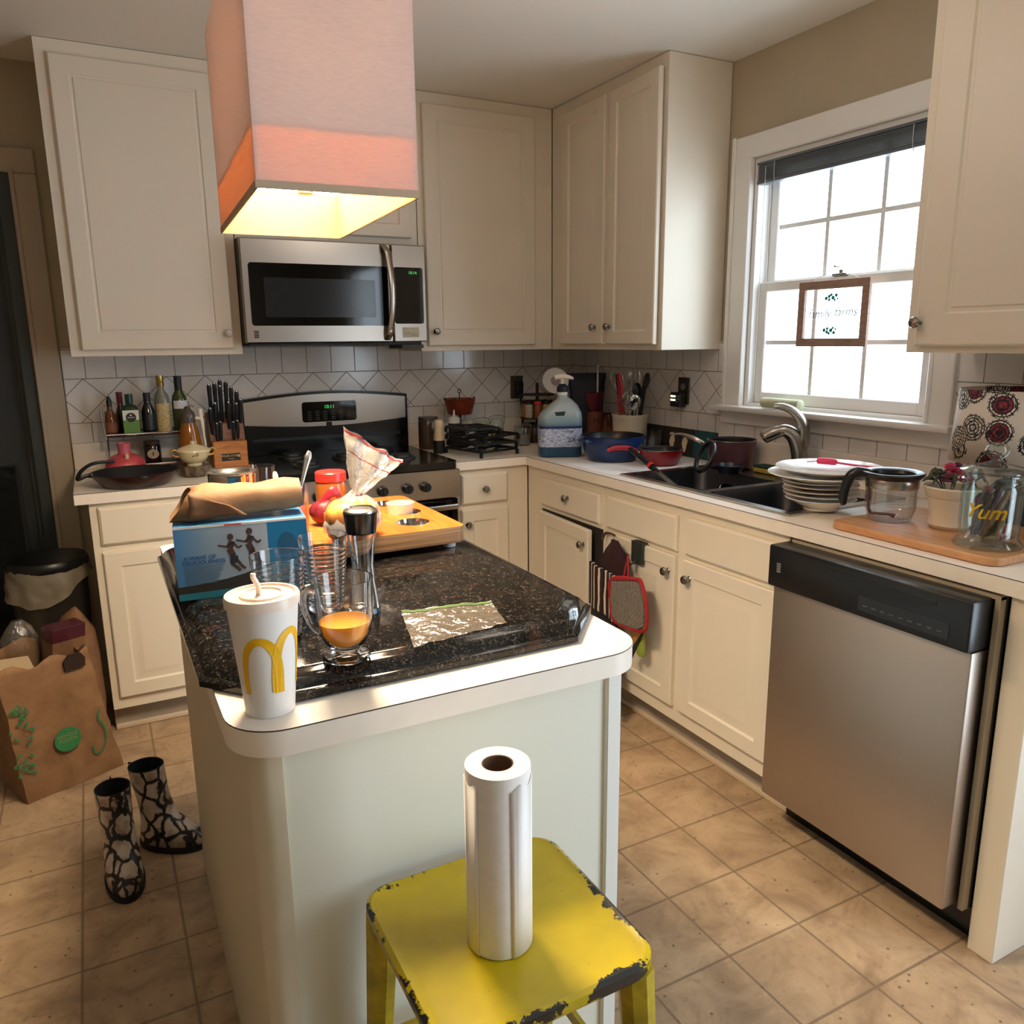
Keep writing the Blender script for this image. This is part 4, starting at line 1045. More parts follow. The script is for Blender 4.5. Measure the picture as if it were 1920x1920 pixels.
def whisk(t, L, m):
    obj('handle', G().cyl(.006, 0, L - .11, 10), m, t); g = G()
    for k in range(6):
        a = k * PI / 6; ca, sa = math.cos(a), math.sin(a)
        g.tube([(ca * r, sa * r, L - .11 + z) for r, z in [(.004, 0), (.018, .03), (.028, .065), (.022, .098), (0, .110), (-.022, .098), (-.028, .065), (-.018, .03), (-.004, 0)]], .0011, 5)
    obj('wires', g, M['chrome'], t)
def turner(t, L, m):
    obj('handle', G().cyl(.006, 0, L - .09, 10, r2=.004), m, t); g = G()
    for k in range(5): g.box(-.034 + k * .016, -.026 + k * .016, -.0012, .0012, L - .09, L, .0004)
    g.box(-.034, .038, -.0012, .0012, L - .095, L - .080).box(-.034, .038, -.0012, .0012, L - .008, L)
    obj('blade', g, m, t)
def spoony(t, L, m):
    obj('handle', G().cyl(.005, 0, L - .05, 10), m, t); obj('head', G().ball(.030, T(0, 0, L - .04) @ Matrix.Diagonal((.9, .28, 1.25, 1)), n=18, m=10), m, t)
def tongs(t, L, m):
    obj('arm', G().tube([(-.006, 0, 0), (-.020, 0, L * .6), (-.010, 0, L)], .005, 8, flat=.5), M['steel'], t); obj('arm', G().tube([(.006, 0, 0), (.020, 0, L * .6), (.010, 0, L)], .005, 8, flat=.5), M['steel'], t)
    obj('grip', G().tube([(-.0215, 0, L * .5), (-.022, 0, L * .62), (-.012, 0, L + .002), (.012, 0, L + .002), (.022, 0, L * .62), (.0215, 0, L * .5)], .0085, 8, flat=.8), m, t)
redh = mat('red_silicone', 'b02030', .35)
utensil('whisk', 'steel whisk standing at the left of the white crock', -.030, .075, .36, whisk, M['steel'])
utensil('whisk', 'steel whisk with finer wires at the middle of the white crock', .035, .02, .37, whisk, M['blackp'])
utensil('slotted_turner', 'black slotted turner standing in the white crock', -.045, .045, .345, turner, M['blackp'])
utensil('tongs', 'tongs with bright red grips leaning in the white crock', -.055, .012, .325, tongs, redh)
utensil('ladle', 'black ladle at the right back of the white crock', .03, -.085, .355, spoony, M['blackp'])
utensil('spoon', 'dark serving spoon behind the red tongs in the crock', .045, -.035, .30, spoony, mat('teal_utensil', '14303a', .4))
utensil('serving_spoon', 'shiny steel spoon leaning on the right rim of the white crock', -.035, -.085, .262, spoony, M['chrome'])
utensil('whisk', 'small steel whisk leaning out over the right rim of the white crock', -.055, -.060, .27, whisk, M['chrome'])
utensil('spatula', 'black spatula between the red tongs and the small whisk in the crock', .0, -.050, .31, spoony, M['blackp'])
# copper mug, red tin, things in the corner
t = thing('copper_mug', 'brown copper mug between the red tin and the white crock', 'mug', (-.150, -.585, CZ))
obj('mug', G().lathe([(.0001, 0), (.034, 0), (.036, .003), (.044, .158), (.042, .158), (.034, .01), (.0001, .008)], 36, cap0=False, cap1=False), mat('copper', '8a5a48', .2, 1), t)
t = thing('red_tin', 'red printed tin holding red kitchen tools behind the cleaner jug', 'tin', (-.150, -.455, CZ), -.5)
obj('tin', G().lathe([(.0001, 0), (.042, 0), (.042, .160), (.040, .160), (.040, .01), (.0001, .01)], 32, cap0=False, cap1=False), mat('tin_brown_red', '7a4434', .4), t)
obj('tin_print', G().text('M', .04, ext=.0003, warp=lambda v: (.0425 * math.sin(v.x / .0425), -.0425 * math.cos(v.x / .0425) - v.z, .115 + v.y)).lathe([(.0423, .03), (.0423, .055)], 32, cap0=False, cap1=False), mat('tin_print_dark', '4a2018', .5), t)
g = G()
for k in range(7):
    a = k * .5; g.tube([(.010 * math.cos(a), .01 * math.sin(a), .02), (.022 * math.cos(a), .022 * math.sin(a), .18), (.036 * math.cos(a), .036 * math.sin(a), .24)], .005, 7)
obj('tool_bundle', g, mat('red_tools', '7c1a22', .4), t)
g = G().lathe([(.0001, 0), (.012, 0), (.016, .06), (.040, .11), (.046, .15), (.036, .152), (.0001, .12)], 24, X=T(-.008, -.004, .10))
obj('strainer', g, mat('dark_red_strainer', '5c1c24', .5), t)
t = thing('blue_bag', 'dark blue pouch standing in the far corner behind the cleaner jug', 'pouch', (-.125, -.335, CZ), -.7)
g = G().loft([[(x, y, z) for x, y in rrect(-w_, w_, -d_, d_, d_ * .9, 4)] for w_, d_, z in ((.07, .035, 0), (.075, .04, .1), (.085, .035, .25), (.095, .012, .335))]); g.jitter(.008, 20); g.v = [(a, b_, max(0, c_)) for a, b_, c_ in g.v]
obj('pouch', g, mat('navy_pouch', '151d33', .6), t)
single('skewer', G().cyl(.0045, 0, .13, 10).cyl(.0055, .13, .145, 10), mat('white_stick', 'd8dada', .4), 'thin white stick rising behind the pump of the cleaner jug', 'stick', (-.34, -.46, CZ + .255), rot=(0, 0, 0))
bpy.data.objects['skewer'].location = (-.150 + .01, -.455 + .0, CZ + .235)
t = thing('canister_rack', 'dark wire carousel crowded with small spice jars in the corner', 'rack', (-.33, -.20, CZ))
g = G()
for z in (.0, .115, .23): g.lathe([(.085, z), (.085, z + .006), (.0001, z + .006), (.0001, z)], 28, cap0=False, cap1=False)
g.cyl(.008, 0, .29, 10); obj('frame', g, M['blackm'], t)
cols = ['7a3a1c', 'a07a2c', '4a5a2c', '8a8276', '5c2a1c', '3a2a20', '9a6a3a', 'b0a890']
spice_g = None
for lv in range(2):
    for k in range(8):
        a = k * PI / 4 + lv * .3
        o = obj('spice_jar', G().lathe([(.0001, 0), (.019, 0), (.020, .003), (.020, .060), (.017, .066), (.0001, .066)], 16, cap0=False), mat('spice_%d_%d' % (lv, k), cols[(k + lv * 3) % 8], .3))
        tag(o, '%s spice jar on the %s level of the dark corner carousel, %s side' % (['rusty', 'mustard', 'olive', 'grey', 'maroon', 'brown', 'tan', 'beige'][(k + lv * 3) % 8], ['lower', 'upper'][lv], ['window', 'window-corner', 'corner', 'back wall', 'range', 'range-front', 'front', 'sink-front'][k]), 'jar', 'spice jars on the corner carousel')
        o.location = (-.33 + .058 * math.cos(a), -.20 + .058 * math.sin(a), CZ + .0065 + lv * .115)
        obj('lid', G().cyl(.0195, .0665, .082, 16, bev=.002), M['blackm'] if (k + lv) % 3 else M['red'], o)
t = thing('white_plate', 'white round dish leaning high on top of the corner carousel', 'dish', (-.285, -.245, CZ + .236), 0, rot=(1.25, 0, -.35))
obj('dish', G().lathe([(.0001, .002), (.03, 0), (.062, .008), (.066, .012), (.0645, .014), (.03, .006), (.0001, .006)], 40, cap0=False, cap1=False), M['china'], t)
obj('dish_centre', G().cyl(.024, .0061, .0085, 24), mat('dish_pink', 'a08c8a', .4), t)
t.location = (-.262, -.262, CZ + .236 + .062)
# wall plates
def outlet_back():
    t = thing('wall_outlet', 'steel outlet plate with a black plug on the back wall tiles', 'outlet', (-.345, -.0085, 1.176))
    obj('plate', G().box(-.036, .036, -.006, 0, -.058, .058, .002), mat('outlet_plate_bronze', '6c6258', .35, .7), t)
    p = obj('plug', G().box(-.015, .02, -.045, -.006, -.03, .03, .005).box(-.012, .015, -.05, -.006, -.055, -.032, .004), M['blackm'], t)
    obj('cord', G().tube([(0, -.045, -.05), (.004, -.05, -.09), (.008, -.05, -.15), (.015, -.03, -.24)], .006, 8), M['blackm'], t)
outlet_back()
t = thing('wall_outlet', 'dark outlet plate with a glowing night light left of the window', 'outlet', (-.0085, -.935, 1.19), -PI / 2)
obj('plate', G().box(-.036, .036, -.006, 0, -.058, .058, .002), mat('outlet_plate_dark', '48423c', .35, .5), t)
obj('socket', G().cyl(.014, 0, .004, 20, X=T(0, -.006, .018) @ RX(PI / 2)), mat('socket_grey', '7c7874', .5), t)
nl = obj('night_light', G().box(-.048, .022, -.040, -.006, -.068, -.006, .004), mat('night_light_body', '1c1a18', .4), t)
obj('light_bars', G().box(-.040, -.010, -.0412, -.040, -.026, -.019).box(-.040, -.010, -.0412, -.040, -.042, -.035), M['amber_led'], nl)
obj('light_grid', G().box(-.002, .006, -.0412, -.040, -.024, -.018).box(-.002, .006, -.0412, -.040, -.036, -.030).box(-.002, .006, -.0412, -.040, -.048, -.042).box(.010, .018, -.0412, -.040, -.024, -.018).box(.010, .018, -.0412, -.040, -.036, -.030), mat('light_grid', '8c8c84', .4), nl)
# faucet
t = thing('faucet', 'brushed steel pull-out faucet with an arched lever behind the sink', 'faucet', (-.105, -1.690, zt + .0005), 0)
obj('base_plate', G().lathe([(.036, 0), (.035, .008), (.026, .014), (.0001, .014)], 28), M['steel'], t)
obj('body', G().tube([(0, 0, .010), (0, 0, .06), (-.006, .005, .110), (-.016, .018, .150), (-.034, .038, .170), (-.052, .056, .168)], [.030, .029, .028, .027, .024, .020], 20), M['nickel'], t)
obj('spray_head', G().tube([(-.046, .050, .170), (-.064, .070, .160), (-.082, .090, .147), (-.087, .096, .142)], [.020, .024, .024, .020], 20), M['nickel'], t)
obj('lever', G().tube([(.004, -.006, .10), (.004, -.012, .16), (-.006, -.004, .205), (-.028, .018, .240), (-.055, .046, .256), (-.075, .064, .256)], [.018, .021, .020, .017, .014, .009], 14, flat=.7), M['nickel'], t)
# sponge & stuff behind sink
t = thing('sponge_tray', 'green and yellow scouring sponges in a row behind the sink', 'sponge', (-.100, -1.545, zt + .001))
obj('sponge', G().box(-.030, .030, -.055, .055, 0, .018, .004), mat('sponge_yellow', 'a8983c', .9), t)
obj('scrub_pad', G().box(-.030, .030, -.055, .055, .0185, .027, .003), mat('scrub_green', '1c3a38', .95), t)
# things in the left bowl
def angled(name, label, cat, p0, build, p1):
    t = thing(name, label, cat, p0); t.rotation_euler = (Vector(p1) - Vector(p0)).to_track_quat('Z', 'Y').to_euler(); build(t, (Vector(p1) - Vector(p0)).length); return t
def knife_b(t, L):
    obj('blade', G().box(-.012, .012, -.001, .001, 0, L * .52, .0005), M['steel'], t)
    obj('handle', G().tube([(0, 0, L * .5), (0, 0, L * .6), (0, 0, L * .8), (0, 0, L)], [.010, .013, .014, .011], 10, flat=.7), M['blackp'], t)
    obj('collar', G().lathe([(.0135, L * .60), (.0140, L * .62), (.0135, L * .64)], 14, cap0=False, cap1=False), M['red'], t)
angled('knife', 'black handled knife with a red ring leaning out of the sink', 'knife', (-.462, -1.520, .862), knife_b, (-.440, -1.140, .990))
t = thing('glass_bowl', 'clear glass bowl lying tipped in the left sink bowl', 'bowl', (-.420, -1.530, .800), rot=(.9, -.7, 0))
obj('bowl', G().lathe([(.0001, -.032), (.03, -.030), (.048, -.012), (.054, .02), (.052, .02), (.046, -.010), (.028, -.027), (.0001, -.028)], 32, cap0=False, cap1=False), M['glass'], t)
t = thing('drinking_glass', 'clear glass with white stripes standing in the left sink bowl', 'glass', (-.420, -1.350, .7375))
obj('wall', G().lathe([(.0001, 0), (.030, 0), (.033, .004), (.040, .16), (.038, .16), (.030, .008), (.0001, .006)], 32, cap0=False, cap1=False), M['glass'], t)
g = G()
for a in (2.6, 3.6, 4.4): g.prism([(-.006, .02), (.006, .02), (.007, .15), (-.007, .15)], .0375, .038, X=RZ(a + PI / 2) @ XF)
obj('stripes', g, M['china'], t)
t = thing('black_pan', 'black nonstick pan tipped in the left sink bowl', 'pan', (-.330, -1.585, .82), rot=(.75, .35, 0))
obj('pan', G().lathe([(.0001, 0), (.06, 0), (.075, .03), (.080, .04), (.078, .041), (.06, .006), (.0001, .005)], 40, cap0=False, cap1=False), M['black'], t)
t = thing('colander_handle', 'black looped handle of a pan standing up behind the left sink bowl', 'pan', (-.285, -1.400, zt + .002))
t['label'] = 'black pan with looped handle standing up at the back of the sink'
obj('loop', G().tube([(.03 * math.sin(a) * .9, .038 * math.cos(a), .056 + .052 * math.sin(a)) for a in [i * PI / 12 for i in range(25)]], .0085, 8, caps=False), M['blackp'], t)
obj('dish', G().lathe([(.0001, 0), (.040, 0), (.055, .03), (.052, .031), (.038, .004), (.0001, .004)], 32, X=T(.052, -.075, .002), cap0=False, cap1=False), mat('dark_blue_pan', '171a2a', .3), t)
# dish stack
px_, py_ = -.440, -2.080
single('soup_bowl', G().lathe([(.0001, .004), (.042, .003), (.044, 0), (.047, 0), (.048, .006), (.075, .020), (.100, .034), (.0985, .036), (.07, .024), (.04, .010), (.0001, .009)], 48, cap0=False, cap1=False), M['china'], 'white bowl at the bottom of the dish stack', 'bowl', (px_, py_, CZ + .0055))
pm = G().lathe([(.0001, .003), (.050, .003), (.052, 0), (.056, .001), (.060, .005), (.100, .0095), (.106, .012), (.1055, .014), (.06, .0085), (.0001, .007)], 56, cap0=False, cap1=False)
prev = None; zz0 = CZ + .0055 + .0365
for k in range(4):
    lab = ['lowest small plate of the stack, right above the white bowl', 'second small plate counted up from the white bowl of the dish stack', 'third small plate counted up from the white bowl of the dish stack', 'uppermost of the small plates, under the two wide plates'][k]
    if prev is None: prev = single('small_plate', pm, mat('plate_rim_dark', 'd8cfc6', .12), lab, 'plate', (px_, py_, zz0), group='small plates in the dish stack')
    else:
        c = prev.copy(); C.objects.link(c); c.location = (px_ + .002 * (-1) ** k, py_ + .002 * k, zz0 + .0125 * k); c['label'] = lab
        if k: c.rotation_euler = (0, 0, k)
pl = G().lathe([(.0001, .004), (.080, .004), (.083, 0), (.087, .001), (.092, .007), (.145, .016), (.150, .019), (.149, .021), (.09, .0105), (.0001, .008)], 64, cap0=False, cap1=False)
zt1 = zz0 + .0125 * 3 + .0145
o1_ = single('dinner_plate', pl, M['china'], 'lower of the two wide white plates on the dish stack', 'plate', (px_ - .004, py_, zt1), group='wide dinner plates on the dish stack')
c = o1_.copy(); C.objects.link(c); c.location = (px_ + .020, py_ - .006, zt1 + .0165); c['label'] = 'topmost wide white plate carrying the pink handled brush'; c.rotation_euler = (0, math.radians(0), 0)
t = thing('dish_brush', 'pink handled brush lying on the top plate', 'brush', (px_ + .03, py_ - .01, zt1 + .0385), -1.15)
obj('grip', G().tube([(-.045, 0, .009), (-.03, 0, .0105), (.0, 0, .0105), (.01, 0, .009)], [.008, .010, .010, .007], 12), mat('pink_grip', 'e0285c', .4), t)
obj('rod', G().tube([(.01, 0, .009), (.06, 0, .006), (.12, 0, .004)], .0035, 8), mat('pink_rod', 'c83a60', .4), t)
obj('tip', G().tube([(-.075, 0, .004), (-.045, 0, .009)], .003, 8), M['chrome'], t)
# chopping board and what stands on it
single('chopping_board', G().prism(rrect(-.592, -.228, -2.695, -2.240, .035, 8), 0, .020), M['boardwood'], 'wooden chopping board at the counter edge under the carafe and jar', 'board', (0, 0, CZ))
bd_ = bpy.data.objects['chopping_board']; md = bd_.modifiers.new('b', 'BEVEL'); md.width = .004; md.segments = 3; md.limit_method = 'ANGLE'
BZ = CZ + .0205
t = thing('carafe', 'clear coffee carafe with a black rim and handle on the chopping board', 'carafe', (-.455, -2.322, BZ), -.936)
obj('body', G().lathe([(.0001, .002), (.048, 0), (.054, .006), (.062, .035), (.0635, .06), (.0625, .080), (.064, .086), (.064, .092), (.062, .092), (.0605, .080), (.0615, .06), (.060, .036), (.052, .010), (.0001, .008)], 48, cap0=False, cap1=False), M['plastic_clear'], t)
obj('collar', G().lathe([(.0645, .090), (.065, .092), (.0655, .112), (.0645, .114)], 48, cap0=False, cap1=False), M['steel_h'], t)
obj('rim', G().lathe([(.0655, .113), (.075, .120), (.078, .127), (.076, .131), (.062, .130), (.056, .126), (.054, .118), (.060, .110)], 48, cap0=False, cap1=False), M['blackp'], t)
obj('handle', G().tube([(-.055, 0, .122), (-.085, 0, .124), (-.102, 0, .112), (-.112, 0, .085), (-.117, 0, .05), (-.114, 0, .032)], [.012, .015, .014, .013, .012, .007], 12, flat=1.1), M['blackp'], t)
obj('strut', G().tube([(-.052, -.028, .10), (-.050, -.034, .03), (-.03, -.042, .024), (.0, -.045, .024), (.012, -.045, .020)], [.004, .004, .004, .004, .007], 8), mat('maroon_strut', '4a1f2c', .4), t)
g = G()
for k in range(5): g.lathe([(.0638, .046 + k * .007), (.0638, .047 + k * .007)], 20, cap0=False, cap1=False, a0=-1.6, a1=-1.0)
obj('level_marks', g, mat('mark_grey', '8a8e98', .5), t)
# cream planter with dried flowers
t = thing('cream_planter', 'cream ceramic pot with dried flowers behind the glass jar', 'planter', (-.395, -2.455, BZ))
obj('pot', G().lathe([(.0001, 0), (.046, 0), (.050, .004), (.054, .010), (.050, .03), (.056, .055), (.060, .078), (.064, .082), (.067, .094), (.071, .104), (.069, .108), (.062, .104), (.058, .08), (.0001, .07)], 48, cap0=False, cap1=False), M['cream'], t)
fl = [('flower_pink', 'b83a58'), ('flower_rose', '8c3a50'), ('flower_moss', '4a4a36'), ('flower_plum', '5a2c3c')]
fi = 0
for k, (a, r_, z_, s_) in enumerate(((0, .0, .135, .020), (1.1, .036, .126, .019), (2.2, .040, .128, .021), (3.3, .038, .122, .022), (4.3, .042, .124, .020), (5.3, .038, .130, .018), (.5, .018, .150, .015), (3.0, .022, .152, .016))):
    g = G()
    for q in range(3):
        for p in range(7):
            aa = p * 2 * PI / 7 + q * .45; tilt = .35 + q * .45
            g.ball(s_ * .46, T(r_ * math.cos(a) + s_ * .62 * math.sin(tilt) * math.cos(aa), r_ * math.sin(a) + s_ * .62 * math.sin(tilt) * math.sin(aa), z_ + s_ * .6 * math.cos(tilt)) @ RZ(aa) @ RY(tilt) @ Matrix.Diagonal((.35, .9, 1, 1)), n=8, m=5)
    obj('flower', g, mat(*fl[(k * 3 + 1) % 4], .8) if False else mat(fl[(k + (k > 3)) % 4][0] + str(k), fl[(k + (k > 3)) % 4][1], .8), t)
g = G()
for k in range(9):
    a = k * .7; g.tube([(.02 * math.cos(a), .02 * math.sin(a), .07), (.035 * math.cos(a), .035 * math.sin(a), .11), (.058 * math.cos(a + .2), .058 * math.sin(a + .2), .125 + .01 * (k % 3)), (.075 * math.cos(a + .2), .075 * math.sin(a + .2), .115)], [.002, .002, .007, .001], 6, flat=.3)
obj('leaves', g, mat('dry_leaves', '3c4230', .8), t)
# jar with candy sticks
t = thing('glass_jar', 'large lidded glass jar with gold script full of wrapped sweets', 'jar', (-.490, -2.608, BZ), face_cam(-.49, -2.608))
jp = [(.0001, .003), (.050, .002), (.070, 0), (.073, .006), (.068, .014), (.061, .022), (.063, .05), (.064, .135), (.061, .145), (.065, .150), (.066, .156), (.062, .160), (.066, .166), (.0655, .170), (.060, .170), (.057, .15), (.060, .14), (.059, .05), (.056, .026), (.0001, .016)]
obj('jar', G().lathe(jp, 56, cap0=False, cap1=False), M['glass_g'], t)
obj('lid', G().lathe([(.0001, .170), (.056, .170), (.060, .171), (.071, .174), (.072, .178), (.060, .184), (.035, .190), (.018, .195), (.011, .199), (.012, .203), (.022, .212), (.025, .222), (.021, .233), (.010, .240), (.0001, .242)], 48, cap0=False, cap1=False), M['glass_g'], t)
obj('gold_script', G().text('Yum', .046, ext=.0004, shear=.35, bold=.0006, warp=lambda v: (.0655 * math.sin((v.x - .012) / .065), -.0655 * math.cos((v.x - .012) / .065) - v.z, .088 + v.y)), mat('gold_print', 'e0b020', .25, .6), t)
random.seed(3)
wrc = ['6a1c28', '2a2430', '5a4a36', '8a7a66', '3c2c22', '8c2430', '20242c', '7a5a3c', '3a3a2c', '6c5560']
for k in range(20):
    a = k * 2.4; r0, r1 = .040 * ((k % 4) / 4 + .15), .018 + .028 * ((k * 7 % 5) / 5)
    p0 = Vector((r0 * math.cos(a), r0 * math.sin(a), .022)); p1 = Vector((r1 * math.cos(a + 1.5), r1 * math.sin(a + 1.5), .115 + .022 * ((k * 3) % 4) / 3))
    g = G(); d_ = p1 - p0
    g.tube([p0 + d_ * s for s in (0, .12, .25, .5, .75, .9, 1)], [.004, .010, .009, .010, .009, .010, .005], 8, flat=.7); g.jitter(.002, 90, k)
    o = obj('wrapped_sweet', g, mat('wrapper%d' % k, wrc[k % 10], .3))
    tag(o, 'long wrapped sweet among the dark wrapped sticks inside the glass jar', 'sweet', 'wrapped sweets in the glass jar'); o.location = (-.490, -2.608, BZ)
# table lamp with floral shade
t = thing('table_lamp', 'lamp with a floral printed drum shade beside the window', 'lamp', (-.165, -2.455, CZ))
obj('lamp_base', G().lathe([(.0001, 0), (.050, 0), (.052, .006), (.046, .012), (.050, .04), (.052, .09), (.030, .118), (.016, .126), (.016, .135), (.036, .140), (.036, .146), (.010, .152), (.008, .26), (.0001, .26)], 36, cap0=False), mat('lamp_base_navy', '10222e', .25), t)
sh_ = obj('lamp_shade', G().lathe([(.150, .172), (.138, .362)], 64, cap0=False, cap1=False), M['floral'], t); md = sh_.modifiers.new('s', 'SOLIDIFY'); md.thickness = .003
obj('shade_ring', G().rod((-.137, 0, .30), (.137, 0, .30), .002).rod((0, -.137, .30), (0, .137, .30), .002), M['steel'], t)
bl = single('teal_bottle', G().lathe([(.0001, 0), (.032, 0), (.034, .004), (.034, .10), (.018, .125), (.014, .15), (.0001, .15)], 28, cap0=False), mat('teal_plastic', '0e5a74', .3), 'teal blue bottle half hidden behind the glass jar', 'bottle', (-.330, -2.640, BZ))
t = thing('coiled_cable', 'dark coiled cable lying right of the chopping board', 'cable', (-.40, -2.757, CZ))
g = G().tube([(.030 * math.cos(a) * (1 + .05 * math.sin(a * 3)), .030 * math.sin(a), .006 + .0032 * a / PI) for a in [i * PI / 10 for i in range(64)]], .004, 7)
obj('coil', g, mat('cable_dark', '1e2a2c', .4), t)
# window things
t = thing('hanging_sign', 'wood framed glass sign with faint script hanging in the window', 'sign', (-.012, -1.708, 1.492), -PI / 2)
XH = G(); W2, H2, fw = .148, .111, .028
g = G().box(-W2, W2, -.012, 0, H2 - fw, H2, .001).box(-W2, W2, -.012, 0, -H2, -H2 + fw, .001).box(-W2, -W2 + fw, -.0118, -.0002, -H2 + fw, H2 - fw).box(W2 - fw, W2, -.0118, -.0002, -H2 + fw, H2 - fw)
obj('frame', g, M['framewood'], t); obj('glass', G().box(-W2 + fw, W2 - fw, -.0065, -.0045, -H2 + fw, H2 - fw), M['pane'], t)
obj('script', G().text('family', .042, T(-.055, -.0072, 0) @ RX(PI / 2), shear=.3, ext=.0002).text('farms', .042, T(.055, -.0072, .004) @ RX(PI / 2), shear=.3, ext=.0002), mat('sign_script', '6f8088', .6), t)
g = G()
for zc_ in (.055, -.058):
    for dx_, dz_, r_ in ((-.022, -.003, .0045), (-.013, .003, .004), (-.006, .008, .0035), (-.012, -.008, .0035), (.0, -.002, .0048), (.010, .006, .004), (.006, -.010, .003), (.015, -.006, .0025)):
        g.cyl(r_ * 1.5, 0, .0006, 12, X=T(dx_ * 1.3, -.0068, zc_ + dz_ * (1 if zc_ > 0 else -1)) @ RX(PI / 2))
obj('teal_dot_pattern', g, mat('sign_teal', '1f8a84', .5), t)['kind'] = 'stuff'
obj('hanging_wire', G().rod((-.10, -.006, H2), (0, .008, H2 + .045), .0008, 6).rod((.10, -.006, H2), (0, .008, H2 + .045), .0008, 6).cyl(.004, 0, .02, 10, X=T(0, .010, H2 + .045) @ RX(PI / 2)), M['steel'], t)
t = thing('window_blind', 'raised grey slatted blind bunched at the top of the window', 'blind', (0, 0, 0))
g = G()
for k in range(14): g.box(-.012, .022, WY0 + .026, WY1 - .024, 1.985 + k * .0038, 1.9868 + k * .0038)
obj('slats', g, mat('blind_slats', '6c7076', .4), t)
obj('headrail', G().box(-.014, .026, WY0 + .022, WY1 - .021, 2.040, 2.049, .001).box(-.014, .024, WY0 + .024, WY1 - .023, 1.972, 1.984, .002), mat('blind_rail', '5c6066', .4), t)
for yy_ in (-1.40, -1.96): obj('lift_cord', G().tube([(-.016, yy_, 2.04), (-.016, yy_, 1.99), (-.012, yy_ - .004, 1.96)], .0012, 5), mat('cord_white', 'c8c8c4', .6), t)
obj('pull_cord', G().tube([(-.018, -1.36, 2.03), (-.020, -1.362, 1.7), (-.020, -1.36, 1.20)], .0012, 5), mat('cord_white2', 'd8d8d4', .6), t)
t = thing('sill_roll', 'pale folded cloth roll resting on the window sill', 'cloth', (-.034, -1.520, WZ0 + .0015))
g = G().loft([[(.020 * math.cos(a) * k, s, .021 + .020 * math.sin(a) * k) for a in [j * PI / 8 for j in range(16)]] for s, k in ((-.095, .6), (-.09, 1), (-.03, .96), (.04, 1), (.09, .98), (.095, .6))]); g.jitter(.0015, 60)
g.v = [(a, b_, max(.0, c_)) for a, b_, c_ in g.v]
obj('roll', g, mat('roll_sage', 'c4c8a8', .8), t)

# ================================================================ LEFT COUNTER
def bottle(name, label, x, y, z, prof, m, cap=None, capm=None, lab=None, labm=None, cat='bottle', grp=None, n=24):
    t = thing(name, label, cat, (x, y, z), 0, grp)
    obj('body', G().lathe(prof, n, cap0=False), m, t)
    if cap: obj('cap', G().lathe(cap, n, cap0=False), capm, t)
    if lab:
        r_, z0, z1 = lab; a = -PI / 2 + .15; o = obj('bottle_label', G().lathe([(r_, z0), (r_, z1)], 20, cap0=False, cap1=False, a0=a - 1.1, a1=a + 1.1), labm, t)
    return t
rx0, rx1, ry = -2.262, -1.945, -.16
t = thing('bottle_rack', 'two level chrome rack holding the oil bottles left of the knife block', 'rack', (0, 0, 0))
g = G()
for x in (rx0, rx1):
    for y in (-.235, -.065): g.rod((x, y, CZ + .001), (x - .012 if y < -.2 else x, y, 1.175), .004, 8)
    g.rod((x, -.235, 1.166), (x, -.065, 1.166), .0035)
for z in (.940, 1.062):
    for y in (-.238, -.063): g.rod((rx0 - .004, y, z + .006), (rx1 + .004, y, z + .006), .0055, 10)
obj('frame', g, M['chrome'], t)
for z in (.936, 1.058): obj('shelf', G().box(rx0, rx1, -.235, -.065, z, z + .003), mat('rack_shelf_dark', '2a2826', .4), t)
SH = 1.0615
amber = mat('amber_glass', '6a3a18', .1); dk = mat('dark_green_glass', '14190e', .08); olive = mat('olive_glass', '3a4418', .1)
bottle('sauce_bottle', 'small brown bottle with a dropper cap at the left end of the rack', -2.243, -0.160, SH, [(.0001, 0), (.020, 0), (.022, .003), (.022, .075), (.010, .098), (.009, .118), (.0001, .118)], amber, [(.010, .112), (.010, .135), (.004, .152), (.0001, .153)], M['blackm'], (.0224, .012, .05), mat('label_rust', '8a4a30', .5))
bottle('hot_sauce_bottle', 'slim bottle with a dark red cap behind the green labelled tin', -2.203, -0.105, SH, [(.0001, 0), (.018, 0), (.020, .003), (.020, .080), (.010, .110), (.009, .125), (.0001, .125)], mat('sauce_dark', '3a1a12', .15), [(.011, .118), (.012, .165), (.0001, .166)], mat('cap_dark_red', '6a1c28', .4))
t = thing('oil_tin', 'square olive oil bottle with a green and white label and dark green cap', 'bottle', (-2.172, -0.187, SH))
obj('body', G().box(-.031, .031, -.022, .022, 0, .100, .004), mat('tin_green', '1e3a22', .2), t).modifiers
obj('shoulder', G().loft([[(x, y, z) for x, y in rrect(-w_, w_, -d_, d_, .3 * w_, 3)] for w_, d_, z in ((.031, .022, .099), (.022, .018, .114), (.012, .012, .120), (.012, .012, .126))]), mat('tin_green2', '16301c', .2), t)
obj('cap', G().lathe([(.0145, .124), (.0145, .160), (.0001, .161)], 20), mat('cap_green', '123226', .3), t)
la = obj('white_label', G().box(-.029, .029, -.0225, -.022, .048, .098), mat('label_cream', 'd8d8cc', .5), t)
obj('green_label', G().box(-.029, .029, -.0226, -.0221, .003, .060), mat('label_green', '5f8a3c', .5), t)
obj('round_mark', G().cyl(.0185, 0, .0005, 28, X=T(0, -.0228, .070) @ RX(PI / 2)), M['blackm'], t)
obj('mark_lines', G().box(-.013, .013, -.0238, -.0233, .069, .071).box(-.003, .003, -.0238, -.0233, .076, .082), M['china'], t)
